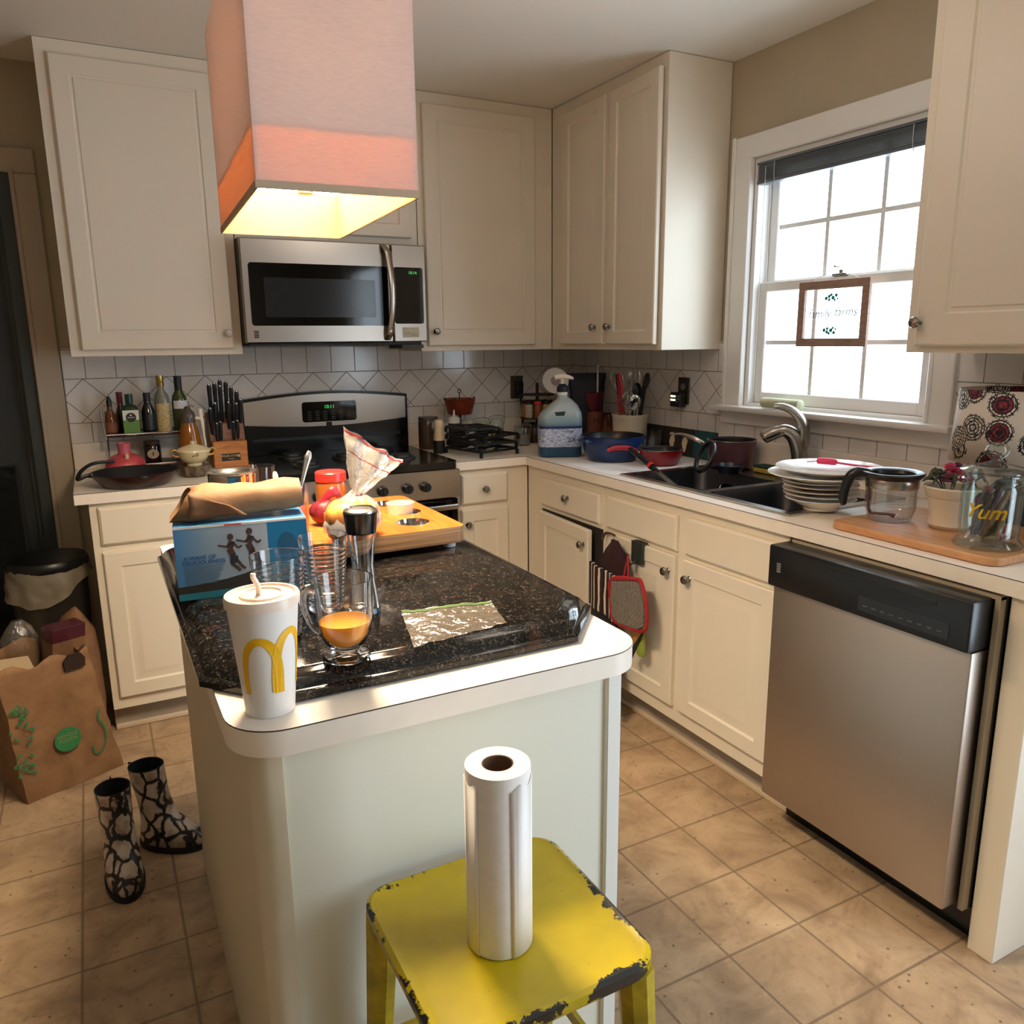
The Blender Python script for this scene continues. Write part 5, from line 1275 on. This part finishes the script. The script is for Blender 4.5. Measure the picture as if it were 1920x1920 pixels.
bottle('vinegar_bottle', 'short dark bottle with a black cap between the green tin and the tall clear bottle', -2.107, -0.175, SH, [(.0001, 0), (.023, 0), (.025, .003), (.025, .090), (.013, .122), (.012, .135), (.0001, .135)], dk, [(.0135, .128), (.0135, .162), (.0001, .163)], M['blackm'], (.0254, .015, .078), mat('label_black', '17181c', .4))
bottle('spirit_bottle', 'tall clear bottle with a gold cap and ornate cream label', -2.052, -0.170, SH, [(.0001, 0), (.026, 0), (.029, .003), (.029, .125), (.026, .150), (.013, .172), (.0125, .190), (.0001, .190)], mat('pale_bottle', '9a9c88', .08, Transmission_Weight=.5), [(.0145, .186), (.0155, .200), (.0135, .203), (.0155, .214), (.0135, .228), (.0001, .229)], mat('gold_cap', 'a88a4c', .25, .7), (.0294, .008, .118), mat('label_ornate', 'c0ae7c', .5, var=.35, sc=140))
bottle('wine_bottle', 'tall dark green bottle with a black neck and small white label', -1.998 + .012, -0.170, SH, [(.0001, 0), (.028, 0), (.030, .003), (.030, .120), (.026, .145), (.014, .168), (.0125, .20), (.0001, .20)], olive, [(.0148, .165), (.0148, .225), (.0001, .226)], M['blackm'], (.0304, .095, .127), mat('label_white', 'cfcdd6', .5))
t = bottle('jam_jar', 'dark jam jar with a pale oval label on the lower rack shelf', -2.105, -0.155, .9395, [(.0001, 0), (.030, 0), (.033, .004), (.033, .068), (.029, .076), (.0001, .076)], mat('jam_dark', '241014', .1), [(.031, .076), (.031, .090), (.0001, .091)], mat('jam_lid', '4a4038', .3, .5), None, None, 'jar')
obj('oval_label', G().prism([(.022 * math.cos(a), .040 + .019 * math.sin(a)) for a in [k * PI / 12 for k in range(24)]], .0325, .0345, X=XF), mat('oval_label', 'b0a48c', .5), t)
obj('label_mark', G().prism([(.004 * math.cos(a), .040 + .008 * math.sin(a)) for a in [k * PI / 6 for k in range(12)]], .0345, .035, X=XF), mat('label_mark', '5c4a20', .5), t)
t = thing('pink_kettle', 'pink dome shaped pot with a short neck standing behind the skillet', 'pot', (-2.212, -.312, CZ))
obj('body', G().lathe([(.0001, 0), (.060, 0), (.068, .010), (.073, .035), (.070, .058), (.055, .076), (.030, .088), (.0001, .090)], 40, cap0=False), mat('pink_glaze', 'c04a52', .3, var=.08, sc=30), t)
obj('neck', G().lathe([(.024, .084), (.022, .100), (.025, .128), (.022, .130), (.018, .1), (.0001, .095)], 28, cap0=False, cap1=False), mat('pink_neck', 'b85a68', .35), t)
obj('cream_tag', G().box(.000, .012, -.058, -.054, .074, .094, .001), mat('cream_tag', 'd8b890', .5), t)
obj('embossed_letters', G().text('LOVE', .020, ext=.0006, warp=lambda v: (.0735 * math.sin(v.x / .0735), -.0735 * math.cos(v.x / .0735) - v.z, .036 + v.y)), mat('pink_letters', 'cc6a70', .3), t)
t = thing('skillet', 'dark red and black cast iron skillet at the left end of the counter', 'skillet', (-2.190, -.527, CZ))
obj('pan', G().lathe([(.0001, 0), (.105, 0), (.112, .004), (.146, .044), (.148, .050)], 56, cap0=False, cap1=False), mat('skillet_dark_red', '2e0e10', .25, var=.2, sc=10), t)
obj('inside', G().lathe([(.148, .050), (.145, .051), (.141, .046), (.108, .006), (.0001, .005)], 56, cap0=False, cap1=False), M['iron'], t)
obj('handle', G().tube([(-.138, .010, .043), (-.158, .004, .044), (-.178, .0, .036), (-.187, .020, .034), (-.170, .065, .056), (-.13, .115, .072), (-.06, .150, .070)], [.010, .007, .007, .008, .007, .006, .005], 10, flat=.7), M['iron'], t)
obj('spout', G().ball(.014, T(.02, -.143, .044) @ Matrix.Diagonal((1.3, .5, .5, 1)), n=12, m=6), M['iron'], t)
t = thing('sugar_bowl', 'cream lidded bowl with gold handles on a dark stone foot beside the skillet', 'bowl', (-1.978, -.440, CZ))
st = NT('dark_stone'); v, *_ = st.coord(); st.set(Base_Color=st.ramp(st.noise(v, 45, 5, .7), [(.35, '2a241e'), (.6, '6c5c4a')]), Roughness=.3)
obj('stone_base', G().lathe([(.0001, 0), (.042, 0), (.050, .008), (.058, .042), (.0001, .042)], 8, cap0=False), st.m, t, smooth=20)
obj('bowl', G().lathe([(.0001, .0425), (.028, .0425), (.028, .052), (.040, .058), (.054, .078), (.060, .094), (.062, .098), (.0001, .098)], 40, cap0=False), mat('bowl_cream', 'cdbf98', .2, var=.06, sc=40), t)
obj('lid', G().lathe([(.064, .098), (.063, .102), (.045, .112), (.020, .120), (.008, .124), (.010, .134), (.0001, .137)], 40, cap0=False), mat('lid_cream', 'd8caa4', .2), t)
for s in (-1, 1): obj('handle', G().tube([(s * .052, 0, .078), (s * .072, 0, .082), (s * .080, 0, .096), (s * .068, 0, .104), (s * .058, 0, .098)], .004, 8), mat('gold_handle%d' % s, 'b8944c', .3, .6), t)
obj('painted_sprig', G().tube([(-.012, -.0565, .080), (-.004, -.060, .086), (.006, -.0605, .084), (.010, -.060, .090), (.002, -.0625, .093)], .0012, 5), mat('sprig_brown', '5a3a2a', .5), t)
t = thing('syrup_dispenser', 'amber syrup bottle with a white pour lever between the bowl and knife block', 'bottle', (-1.975, -.325, CZ))
obj('body', G().lathe([(.0001, 0), (.038, 0), (.042, .006), (.046, .05), (.044, .10), (.036, .155), (.030, .180), (.026, .196), (.0001, .196)], 32, cap0=False), mat('amber_syrup', 'a4601c', .1, Transmission_Weight=.35), t)
obj('top', G().lathe([(.027, .196), (.028, .215), (.025, .235), (.014, .247), (.008, .258), (.0001, .260)], 28, cap0=False), mat('smoke_cap', '5a5048', .15, Transmission_Weight=.3), t)
obj('lever', G().tube([(.026, -.010, .212), (.044, -.012, .210), (.050, -.012, .196), (.052, -.010, .15), (.056, -.008, .10)], [.006, .008, .007, .004, .004], 8, flat=.7).box(.040, .054, -.018, -.006, .205, .250, .003), mat('lever_white', 'd8d0bc', .4), t)
obj('label', G().lathe([(.0465, .028), (.0462, .085)], 20, cap0=False, cap1=False, a0=-2.6, a1=-.6), mat('syrup_label', '9a6238', .5), t)
# knife block
t = thing('knife_block', 'wooden knife block bristling with black handled knives beside the range', 'knife block', (-1.820, -.235, CZ), 0)
obj('front_step', G().box(-.068, .066, -.055, .0, 0, .108, .003), M['blockwood'], t)
obj('rear_block', G().prism([(0, 0), (.12, 0), (.12, .215), (.02, .175), (0, .11)], -.068, .068, X=Matrix(((0, 0, 1, 0), (1, 0, 0, 0), (0, 1, 0, 0), (0, 0, 0, 1)))), M['blockdark'], t)
obj('block_badge', G().box(-.038, .036, -.0562, -.055, .028, .058, .0002), M['blackm'], t)
obj('badge_text', G().text('FOUR STAR', .0125, T(-.006, -.0566, .048) @ RX(PI / 2)).text('- knives -', .008, T(.0, -.0566, .036) @ RX(PI / 2)).prism([(.026, .042), (.034, .042), (.034, .052), (.026, .052)], .0564, .0567, X=XF), mat('badge_text', 'c8a878', .5), t)
ks = [(-.055, .02, .150), (-.050, .06, .245), (-.036, .03, .170), (-.030, .07, .25), (-.012, .055, .238), (-.010, .07, .262), (.010, .06, .255), (.012, .03, .172), (.028, .065, .232), (.046, .06, .215), (.040, .03, .165), (.058, .05, .18)]
for k, (x, y, h) in enumerate(ks):
    p0 = Vector((x, y * .5 + .01, h - .10)); p1 = p0 + Vector((x * .10, -.030, .155))
    d_ = p1 - p0; g = G().tube([p0 + d_ * q for q in (0, .2, .6, .9, 1)], [.006, .0085, .008, .0095, .006], 10, flat=.7)
    kn = obj('knife', g, M['blackp']); tag(kn, 'black handled knife standing in the wooden knife block', 'knife', 'knives in the wooden block'); kn.location = (-1.820, -.235, CZ + .035)
    obj('bolster', G().tube([p0 - d_ * .12, p0 + d_ * .02], .0065, 8), M['chrome'], kn); obj('end_cap', G().ball(.006, T(*p1), n=10, m=6), M['chrome'], kn)
for k, (x, z) in enumerate(((-.044, .115), (-.030, .12), (.020, .118), (.036, .122))):
    g = G().tube([(x, -.030, z - .01), (x, -.040, z + .02), (x, -.046, z + .062)], [.005, .007, .0065], 8, flat=.7)
    kn = obj('steak_knife', g, M['blackp']); tag(kn, 'short steak knife in the front slots of the knife block', 'knife', 'steak knives in the front of the block'); kn.location = (-1.820, -.235, CZ + .002)
    obj('end_cap', G().ball(.005, T(x, -.046, z + .064), n=8, m=6), M['chrome'], kn)

# ================================================================ BACK COUNTER RIGHT OF THE RANGE
t = thing('storage_jar', 'tall brown glass jar with dark contents right beside the range', 'jar', (-.905, -.170, CZ))
obj('jar', G().lathe([(.0001, 0), (.045, 0), (.048, .004), (.048, .125), (.044, .135), (.0001, .135)], 32, cap0=False), mat('jar_brown', '4a3a30', .1, Transmission_Weight=.25), t)
obj('lid', G().lathe([(.047, .135), (.047, .150), (.0001, .151)], 32), mat('jar_lid_grey', '5c544c', .3, .5), t)
t = thing('pepper_mill', 'cream and black turned pepper mill in front of the burner grates', 'mill', (-.925, -.345, CZ))
obj('body', G().lathe([(.0001, 0), (.026, 0), (.027, .004), (.026, .058), (.0001, .058)], 28, cap0=False), M['blackm'], t)
obj('head', G().lathe([(.0255, .0585), (.026, .062), (.021, .10), (.0215, .118), (.024, .128), (.022, .138), (.017, .150), (.0001, .153)], 28, cap0=False), mat('mill_cream', 'd8c0a0', .4), t)
t = thing('squeeze_bottle', 'clear squeeze bottle with a pointed white nozzle behind the burner grates', 'bottle', (-.800, -.235, CZ))
obj('bottle', G().lathe([(.0001, 0), (.027, 0), (.028, .004), (.028, .125), (.0001, .125)], 28, cap0=False), mat('squeeze_dark', '3c3630', .2), t)
obj('cap', G().lathe([(.029, .120), (.029, .145), (.018, .149), (.006, .152), (.003, .182), (.0001, .182)], 24), M['china'], t)
# burner grates stacked on the counter
def grate(x, y, z, rz, label, sc=1):
    t = thing('burner_grate', label, 'grate', (x, y, z), rz, 'black burner grates piled on the counter')
    g = G(); w_, d_, h_ = .105 * sc, .125 * sc, .030
    for a in (-w_, w_): g.box(a - .005, a + .005, -d_, d_, h_ - .010, h_, .002)
    for b_ in (-d_, d_): g.box(-w_, w_, b_ - .005, b_ + .005, h_ - .0101, h_ - .0001, .002)
    g.box(-w_, w_, -.005, .005, h_ - .0102, h_ - .0002, .002)
    for b_ in (-d_ / 2, d_ / 2):
        for a in range(4): an = a * PI / 2; g.tube([(.03 * math.cos(an), b_ + .025 * math.sin(an), h_ - .004), (.075 * math.cos(an), b_ + .05 * math.sin(an), h_ - .004), (w_ * .95 * math.cos(an), b_ + d_ * .5 * math.sin(an), h_ - .006)], .0045, 6)
    obj('bars', g, M['iron'], t)
    for a in (-w_, w_):
        for b_ in (-d_, d_): obj('foot', G().box(a - .006, a + .006, b_ - .006, b_ + .006, 0, h_ - .008, .001), M['iron'], t)
    return t
grate(-.765, -.455, CZ, .25, 'lowest burner grate of the pile by the range')
grate(-.760, -.450, CZ + .031, .10, 'second burner grate counted up from the counter')
grate(-.752, -.440, CZ + .062, .32, 'third burner grate counted up, slightly turned')
t = grate(-.800, -.440, CZ + .093, .05, 'topmost burner grate, set crooked on the pile', .8)
for k, (x, y, h, r_, c_, lab, fill) in enumerate(((-.628, -.165, .112, .038, 'b0aca4', 'clip top glass jar behind the right end of the burner grates', '8a8070'), (-.545, -.175, .120, .036, 'c8c0a0', 'glass jar half full of yellow grains left of the corner carousel', 'b08a38'), (-.470, -.300, .085, .040, 'a8a8a4', 'short wide clear container in front of the corner carousel', '8c8078'))):
    t = thing('glass_canister', lab, 'jar', (x, y, CZ))
    obj('jar', G().lathe([(.0001, 0), (r_ - .003, 0), (r_, .004), (r_, h - .012), (r_ - .006, h), (r_ - .008, h), (r_ - .003, h - .014), (r_ - .003, .006), (.0001, .005)], 28, cap0=False, cap1=False), M['glass_g'], t)
    obj('contents', G().cyl(r_ - .0045, .006, h * .6, 24), mat('contents%d' % k, fill, .8), t)
    obj('lid', G().lathe([(r_ - .004, h + .0005), (r_, h + .003), (r_, h + .010), (r_ * .5, h + .016), (.0001, h + .016)], 28), M['glass_g'], t)
    obj('clip', G().tube([(r_ + .001, 0, h - .03), (r_ + .008, 0, h - .01), (r_ + .003, 0, h + .012), (0, 0, h + .018), (-r_ - .003, 0, h + .012), (-r_ - .002, 0, h - .02)], .0015, 6), M['steel'], t)
# red basket on a stand
t = thing('fruit_basket', 'rusty red tin basket with a ring handle raised behind the grates', 'basket', (-.725, -.135, CZ))
obj('stand', G().lathe([(.0001, 0), (.035, 0), (.036, .006), (.008, .014), (.006, .150), (.0001, .150)], 24, cap0=False), M['blackm'], t)
obj('basket', G().lathe([(.0001, .150), (.055, .150), (.060, .155), (.078, .225), (.076, .226), (.056, .158), (.0001, .156)], 12, cap0=False, cap1=False), mat('basket_red', '7a2e1e', .4, var=.3, sc=30), t)
obj('ring_handle', G().rod((0, 0, .15), (0, 0, .255), .0025).lathe([(.0085, -.002), (.0105, 0), (.0085, .002), (.0065, 0), (.0085, -.002)], 16, X=T(0, 0, .262) @ RX(PI / 2), cap0=False, cap1=False), M['blackm'], t)
obj('rim_studs', G().ball(.006, T(.077, 0, .227), n=8, m=5).ball(.006, T(-.077, 0, .227), n=8, m=5).ball(.006, T(.02, -.074, .227), n=8, m=5).ball(.006, T(-.05, -.058, .227), n=8, m=5), M['blackm'], t)
# white counter mat under the pots
single('dish_mat', G().prism(rrect(-.60, -.12, -1.245, -.800, .02, 4), 0, .0008), mat('white_mat', 'f0eeee', .6), 'thin white mat under the dark blue and red pots', 'mat', (0, 0, ctz1 + .0001))

# ================================================================ HANGING KITCHEN TEXTILES ON THE SINK DOOR
FX = -.636
t = thing('over_door_hook', 'dark over-the-door hook on top of the left sink cabinet door', 'hook', (FX, -1.470, .705), -PI / 2)
obj('hook', G().box(-.034, .030, -.008, 0, -.075, .0, .002).box(-.034, .030, -.008, .018, .0, .004).tube([(0, -.008, -.06), (0, -.030, -.075), (0, -.045, -.068), (0, -.048, -.05)], .004, 8), mat('hook_dark', '2c302f', .5), t)
t = thing('small_hook', 'small brown hook over the left corner of the sink door', 'hook', (FX, -1.300, .703), -PI / 2)
obj('hook', G().tube([(.03, -.003, .0), (.0, -.004, .002), (-.022, -.010, -.002), (-.030, -.016, -.016), (-.026, -.020, -.026)], [.003, .004, .006, .007, .005], 8), mat('hook_brown', '4a3024', .4), t)
def cloth(poly_l, poly_r, y0, th, folds, mi=None):
    # vertical sheet between two edges (lists of (x, z)) with folds
    n = 24; m = len(poly_l) - 1
    def f(u, v):
        k = v * m; i = min(int(k), m - 1); q = k - i
        lx, lz = poly_l[i][0] + (poly_l[i + 1][0] - poly_l[i][0]) * q, poly_l[i][1] + (poly_l[i + 1][1] - poly_l[i][1]) * q
        rx, rz_ = poly_r[i][0] + (poly_r[i + 1][0] - poly_r[i][0]) * q, poly_r[i][1] + (poly_r[i + 1][1] - poly_r[i][1]) * q
        return (lx + (rx - lx) * u, y0 - th * (.5 - .5 * math.cos(folds * u * 2 * PI)), lz + (rz_ - lz) * u)
    return G().grid(f, n, 20)
t = thing('oven_mitt', 'long dark apron like oven mitt with a striped band hanging on the sink door', 'oven mitt', (FX, -1.222, 0), -PI / 2)
def sol(o, th): md = o.modifiers.new('s', 'SOLIDIFY'); md.thickness = th; md.offset = 0; return o
sol(obj('dark_cloth', cloth([(.020, .435), (.015, .34), (.01, .22), (.03, .12)], [(.200, .405), (.21, .30), (.22, .16), (.235, .06)], -.040, .020, 1.5), M['cloth_blk'], t, fixn=False), .012)
sol(obj('striped_band', cloth([(.018, .590), (.020, .425)], [(.200, .575), (.200, .400)], -.050, .012, 1.5), M['stripes'], t, fixn=False), .014)
sol(obj('neck_loop', cloth([(.145, .700), (.10, .655), (.06, .600), (.03, .585)], [(.165, .700), (.21, .66), (.235, .60), (.24, .50)], -.034, .014, 1), mat('wine_cloth', '2e1018', .9), t, fixn=False), .010)
t = thing('pot_holder', 'grey quilted pot holder edged in red hanging beside the striped mitt', 'pot holder', (FX, -1.222, 0), -PI / 2)
pc = [(.190, .568), (.335, .605), (.366, .600), (.395, .53), (.398, .450), (.36, .425), (.24, .412), (.200, .428), (.186, .49)]
def inset(poly, k):
    cx_ = sum(p[0] for p in poly) / len(poly); cz_ = sum(p[1] for p in poly) / len(poly)
    return [(cx_ + (x - cx_) * k, cz_ + (z - cz_) * k) for x, z in poly]
obj('quilted_pad', G().prism(inset(pc, .93), .066, .080, X=XF), M['quilt'], t)
obj('red_binding', G().tube([(x, -.073, z) for x, z in pc + pc[:2]] + [(pc[2][0], -.073, pc[2][1])], .0065, 8).tube([(.285, -.070, .590), (.262, -.055, .64), (.250, -.046, .665), (.246, -.050, .64), (.255, -.070, .575)], .003, 6), M['cloth_red'], t)
t = thing('rubber_strap', 'black and orange strap hanging below the pot holder', 'strap', (FX, -1.222, 0), -PI / 2)
sol(obj('strap', cloth([(.24, .420), (.285, .36), (.295, .345)], [(.30, .420), (.33, .418), (.345, .415)], -.040, .01, .5), mat('orange_cloth', 'c08a4a', .8), t, fixn=False), .006)
sol(obj('black_edge', cloth([(.275, .31), (.30, .35)], [(.29, .29), (.36, .420)], -.048, .004, .5), M['cloth_blk'], t, fixn=False), .006)
t = thing('green_mitten', 'small olive green cloth tip hanging lowest on the sink door', 'cloth', (FX, -1.222, 0), -PI / 2)
g = G().loft([[(.325 + w_ * math.cos(a), -.036 + d_ * math.sin(a), z) for a in [k * PI / 8 for k in range(16)]] for w_, d_, z in ((.010, .005, .415), (.017, .010, .385), (.022, .014, .345), (.022, .013, .322), (.014, .008, .312))])
obj('mitten', g, mat('olive_cloth', '8c9a3c', .8), t)

# ================================================================ FLOOR
# stool with paper towel roll
t = thing('metal_stool', 'yellow metal stool with worn black edges in front of the island', 'stool', (-1.873, -2.826, .008))
g = G(); n_ = None
for z, ins in ((.592, .004), (.600, 0), (.612, 0), (.616, .006), (.614, .012), (.613, .02)):
    pts = rrect(-.158 + ins, .158 - ins, -.158 + ins, .158 - ins, .045 - ins * .5, 8); n_ = len(pts); g.v += [(x, y, z) for x, y in pts]
for a in range(5):
    for j in range(n_): g.f.append((a * n_ + j, a * n_ + (j + 1) % n_, (a + 1) * n_ + (j + 1) % n_, (a + 1) * n_ + j)); g.m.append(0)
g.f.append(tuple(5 * n_ + j for j in range(n_))); g.m.append(0); g.f.append(tuple(range(n_))[::-1]); g.m.append(0)
obj('seat', g, M['yellow'], t)
yl = mat('yellow_leg', 'a8920c', .35, var=.3, sc=30)
for sx_ in (-1, 1):
    for sy_ in (-1, 1):
        g = G().loft([[(sx_ * (.130 + .03 * (1 - q)) + w_ * math.cos(a), sy_ * (.130 + .03 * (1 - q)) + w_ * math.sin(a), .595 * q) for a in [k * PI / 4 + PI / 4 for k in range(8)]] for q, w_ in ((0, .014), (.5, .019), (1, .026))])
        obj('leg', g, yl, t)
for z, o_ in ((.18, .150), (.36, .142)):
    obj('crossbar', G().box(-o_, o_, -o_ - .004, -o_ + .004, z - .01, z + .01).box(-o_, o_, o_ - .004, o_ + .004, z - .01, z + .01).box(-o_ - .004, -o_ + .004, -o_, o_, z - .0101, z + .0101).box(o_ - .004, o_ + .004, -o_, o_, z - .0101, z + .0101), yl, t)
t = thing('paper_towel_roll', 'nearly used up white paper towel roll standing on the yellow stool', 'paper towel', (-1.888, -2.848, .6225), .6)
obj('roll', G().lathe([(.021, 0), (.0425, 0), (.0430, .002), (.0430, .257), (.0425, .259), (.021, .259), (.021, 0)], 56, cap0=False, cap1=False), M['paper_towel'], t)
g = G().lathe([(.0437, .0), (.0439, .244)], 48, cap0=False, cap1=False, a0=-PI * .72, a1=PI * .95)
g.v = [(x, y, z + (.004 * math.sin(math.atan2(y, x) * 9) if z > .2 else 0)) for x, y, z in g.v]
sol(obj('loose_sheet', g, mat('towel_sheet', 'f0eae6', .85, var=.03, sc=30), t, fixn=False), .0006)
obj('core', G().lathe([(.0205, .002), (.0208, .2585), (.0195, .2585), (.0192, .002), (.0205, .002)], 32, cap0=False, cap1=False), M['card'], t)
# boots
def boot(label, x, y, rz, lean):
    t = thing('boot', label, 'boot', (x, y, 0), rz, 'pair of snakeskin print boots')
    def ring(cx_, z, a_, b_, n=24): return [(cx_ + a_ * math.cos(k * 2 * PI / n), b_ * math.sin(k * 2 * PI / n), z) for k in range(n)]
    R_b = [ring(-.012 - lean, .238, .044, .041), ring(-.010 - lean * .8, .20, .043, .039), ring(-.004 - lean * .4, .15, .041, .037), ring(.002, .11, .043, .037), ring(.008, .085, .050, .038), ring(.022, .065, .066, .040), ring(.034, .045, .082, .041), ring(.038, .028, .088, .041), ring(.038, .016, .088, .040)]
    g = G(); g.loft(R_b, caps=False); obj('upper', g, M['snake'], t, smooth=70, fixn=True)
    inn = [ring(-.012 - lean, .2385, .0435, .0405), ring(-.012 - lean, .239, .040, .037), ring(-.010 - lean * .8, .20, .039, .035), ring(-.004, .13, .036, .032), ring(.0, .10, .03, .03)]
    g = G(); g.loft(inn, caps=False); g.f.append(tuple(4 * 24 + j for j in range(24))); g.m.append(0); obj('lining', g, mat('boot_lining', '08080a', .9), t, fixn=False)
    obj('sole', G().loft([ring(.038, 0, .087, .039), ring(.038, .002, .092, .044), ring(.038, .017, .092, .0445), ring(.038, .018, .087, .040)]), M['sole'], t)
    obj('pull_tab', G().tube([(-.056 - lean, 0, .225), (-.060 - lean, 0, .240), (-.052 - lean, 0, .241)], .0025, 6), M['snake'], t); t.scale = (1.1, 1.1, 1.04)
boot('snakeskin boot nearer the island, toe turned to the island', -2.262, -1.392, -.62, .004)
boot('snakeskin boot nearer the paper bag, toe turned to the viewer', -2.362, -1.490, -1.50, .012)
# trash can
t = thing('trash_can', 'dark round bin with a black lid and clear liner beside the left cabinet', 'bin', (-2.512, -.375, 0))
obj('can', G().lathe([(.0001, 0), (.108, 0), (.112, .005), (.128, .60), (.0001, .60)], 40, cap0=False), mat('bin_dark', '3c3833', .35, .4), t)
obj('lid', G().lathe([(.134, .612), (.137, .618), (.137, .640), (.130, .650), (.08, .658), (.0001, .660)], 40, cap0=False), mat('bin_lid_black', '0a0b0b', .35), t)
def liner(u, v):
    a = 2 * PI * u; L_ = .085 + .05 * math.sin(a * 1 + 4.2) + .018 * math.sin(3 * a)
    r_ = .1355 + .010 * v + .006 * math.sin(9 * a) * v
    return (r_ * math.cos(a), r_ * math.sin(a), .625 - L_ * v)
g = G().grid(liner, 80, 12); g.jitter(.006, 30)
obj('bin_liner', g, M['film_liner'], t, fixn=False, smooth=80)
# shopping bag
t = thing('shopping_bag', 'large open brown grocery bag with a round green logo on the floor', 'bag', (-2.515, -.835, 0), .41)
def bagf():
    g = G(); n = 48; rings = []
    for i in range(17):
        s = i / 16; z = .455 * s; w_ = .150 - .018 * s; d_ = .092 - .012 * s
        base = rrect(-w_, w_, -d_, d_, .004, 1); ring = []
        per = []
        pts = [(-w_, -d_), (w_, -d_), (w_, d_), (-w_, d_)]
        for q in range(n):
            k = q / n * 4; i0 = int(k); fr = k - i0; a, b_ = pts[i0], pts[(i0 + 1) % 4]
            x, y = a[0] + (b_[0] - a[0]) * fr, a[1] + (b_[1] - a[1]) * fr
            zz_ = z
            if i == 16: zz_ += .012 * math.sin(q * 1.1) + (.02 if y > 0 else -.01)
            if abs(x) >= w_ - 1e-6: x *= 1 - .10 * s * (1 - abs(2 * fr - 1)) 
            x -= .045 * s
            ring.append((x, y, zz_))
        rings.append(ring)
    g.loft(rings, caps=False); g.f.append(tuple(range(n))); g.m.append(0)
    g.jitter(.006, 14, 1); g.jitter(.0025, 50, 2); g.v = [(x, y, max(.001, z)) for x, y, z in g.v]
    return g
bg_ = obj('paper_bag_body', bagf(), M['kraft'], t, fixn=False, smooth=45); sol(bg_, .0015)
obj('green_logo', G().cyl(.040, 0, .0014, 32, X=T(-.012, -.099, .170) @ RX(PI / 2 - .03)), M['greenp'], t)
obj('logo_text', G().text('WHOLE', .017, T(-.012, -.1012, .184) @ RX(PI / 2 - .03)).text('FOODS', .017, T(-.012, -.1008, .168) @ RX(PI / 2 - .03)).text('MARKET', .009, T(-.012, -.1004, .154) @ RX(PI / 2 - .03)), mat('logo_kraft', '8a8a5c', .6), t)
random.seed(5); g = G()
for k in range(26):
    x, z = -.145 + .055 * random.random() - .1 * .0, .08 + .24 * random.random(); x -= .02
    g.tube([(x, -.0985, z), (x + random.uniform(-.012, .012), -.0985, z + .008), (x + random.uniform(-.015, .015), -.0985, z + .018)], [.001, .004, .001], 6, flat=.3)
obj('leaf_pattern', g, M['greenp'], t)['kind'] = 'stuff'
obj('vine_print', G().tube([(.095, -.097, .23), (.088, -.097, .20), (.104, -.098, .17), (.104, -.098, .12), (.085, -.098, .085), (.065, -.098, .09), (.062, -.098, .115)], .0028, 6, flat=.3), M['greenp'], t)
g = G().grid(lambda u, v: (.035 + .075 * u - .03, -.086 - .012 * math.sin(v * PI), .335 + .060 * v), 4, 4)
obj('die_cut_opening', G().prism([(.01, .392), (.072, .394), (.075, .422), (.062, .442), (.026, .442), (.008, .422)], .0835, .0925, X=XF), mat('bag_opening_shade', '2a1a12', .9), t, 'dark patch for the shaded opening in the bag front')  # dark patch painted as the shaded inside of the bag
t = thing('clear_packaging', 'clear plastic packaging poking out of the brown grocery bag', 'packaging', (-2.592, -.775, .36), .3)
g = G().loft([[(w_ * math.cos(a), d_ * math.sin(a), z) for a in [k * PI / 10 for k in range(20)]] for w_, d_, z in ((.04, .035, 0), (.05, .045, .06), (.055, .04, .12), (.035, .03, .16), (.015, .01, .18))]); g.jitter(.008, 25)
obj('film', g, M['film'], t, fixn=False)
t = thing('cardboard_carton', 'small brown carton with a shiny red edge sticking out of the grocery bag', 'carton', (-2.480, -.790, .345), .55, rot=(.12, .05, .55))
obj('carton', G().box(-.055, .055, -.03, .03, 0, .17, .002), M['kraft2'], t)
obj('red_edge', G().box(-.056, .056, -.031, .031, .125, .1725, .002), mat('carton_maroon', '4a1c28', .25), t)
t = thing('food_tray', 'pale crumpled paper tray inside the grocery bag', 'packaging', (-2.620, -.895, .40), .2, rot=(.4, .1, .3))
g = G().box(-.055, .055, -.03, .03, 0, .05, .004); g.jitter(.008, 25); obj('tray', g, mat('pale_paper', 'b09a7a', .8), t)
t = thing('paper_bag', 'crumpled dark brown bag wedged between the bin and the cabinet', 'bag', (-2.440, -.590, 0))
g = G().loft([[(w_ * math.cos(a), d_ * math.sin(a), z) for a in [k * PI / 12 for k in range(24)]] for w_, d_, z in ((.055, .05, 0), (.065, .06, .15), (.07, .06, .32), (.06, .05, .42), (.035, .03, .48), (.004, .004, .50))]); g.jitter(.018, 14); g.jitter(.006, 45); g.v = [(a, b_, max(0, c_)) for a, b_, c_ in g.v]
obj('bag', g, M['kraft2'], t, smooth=50)
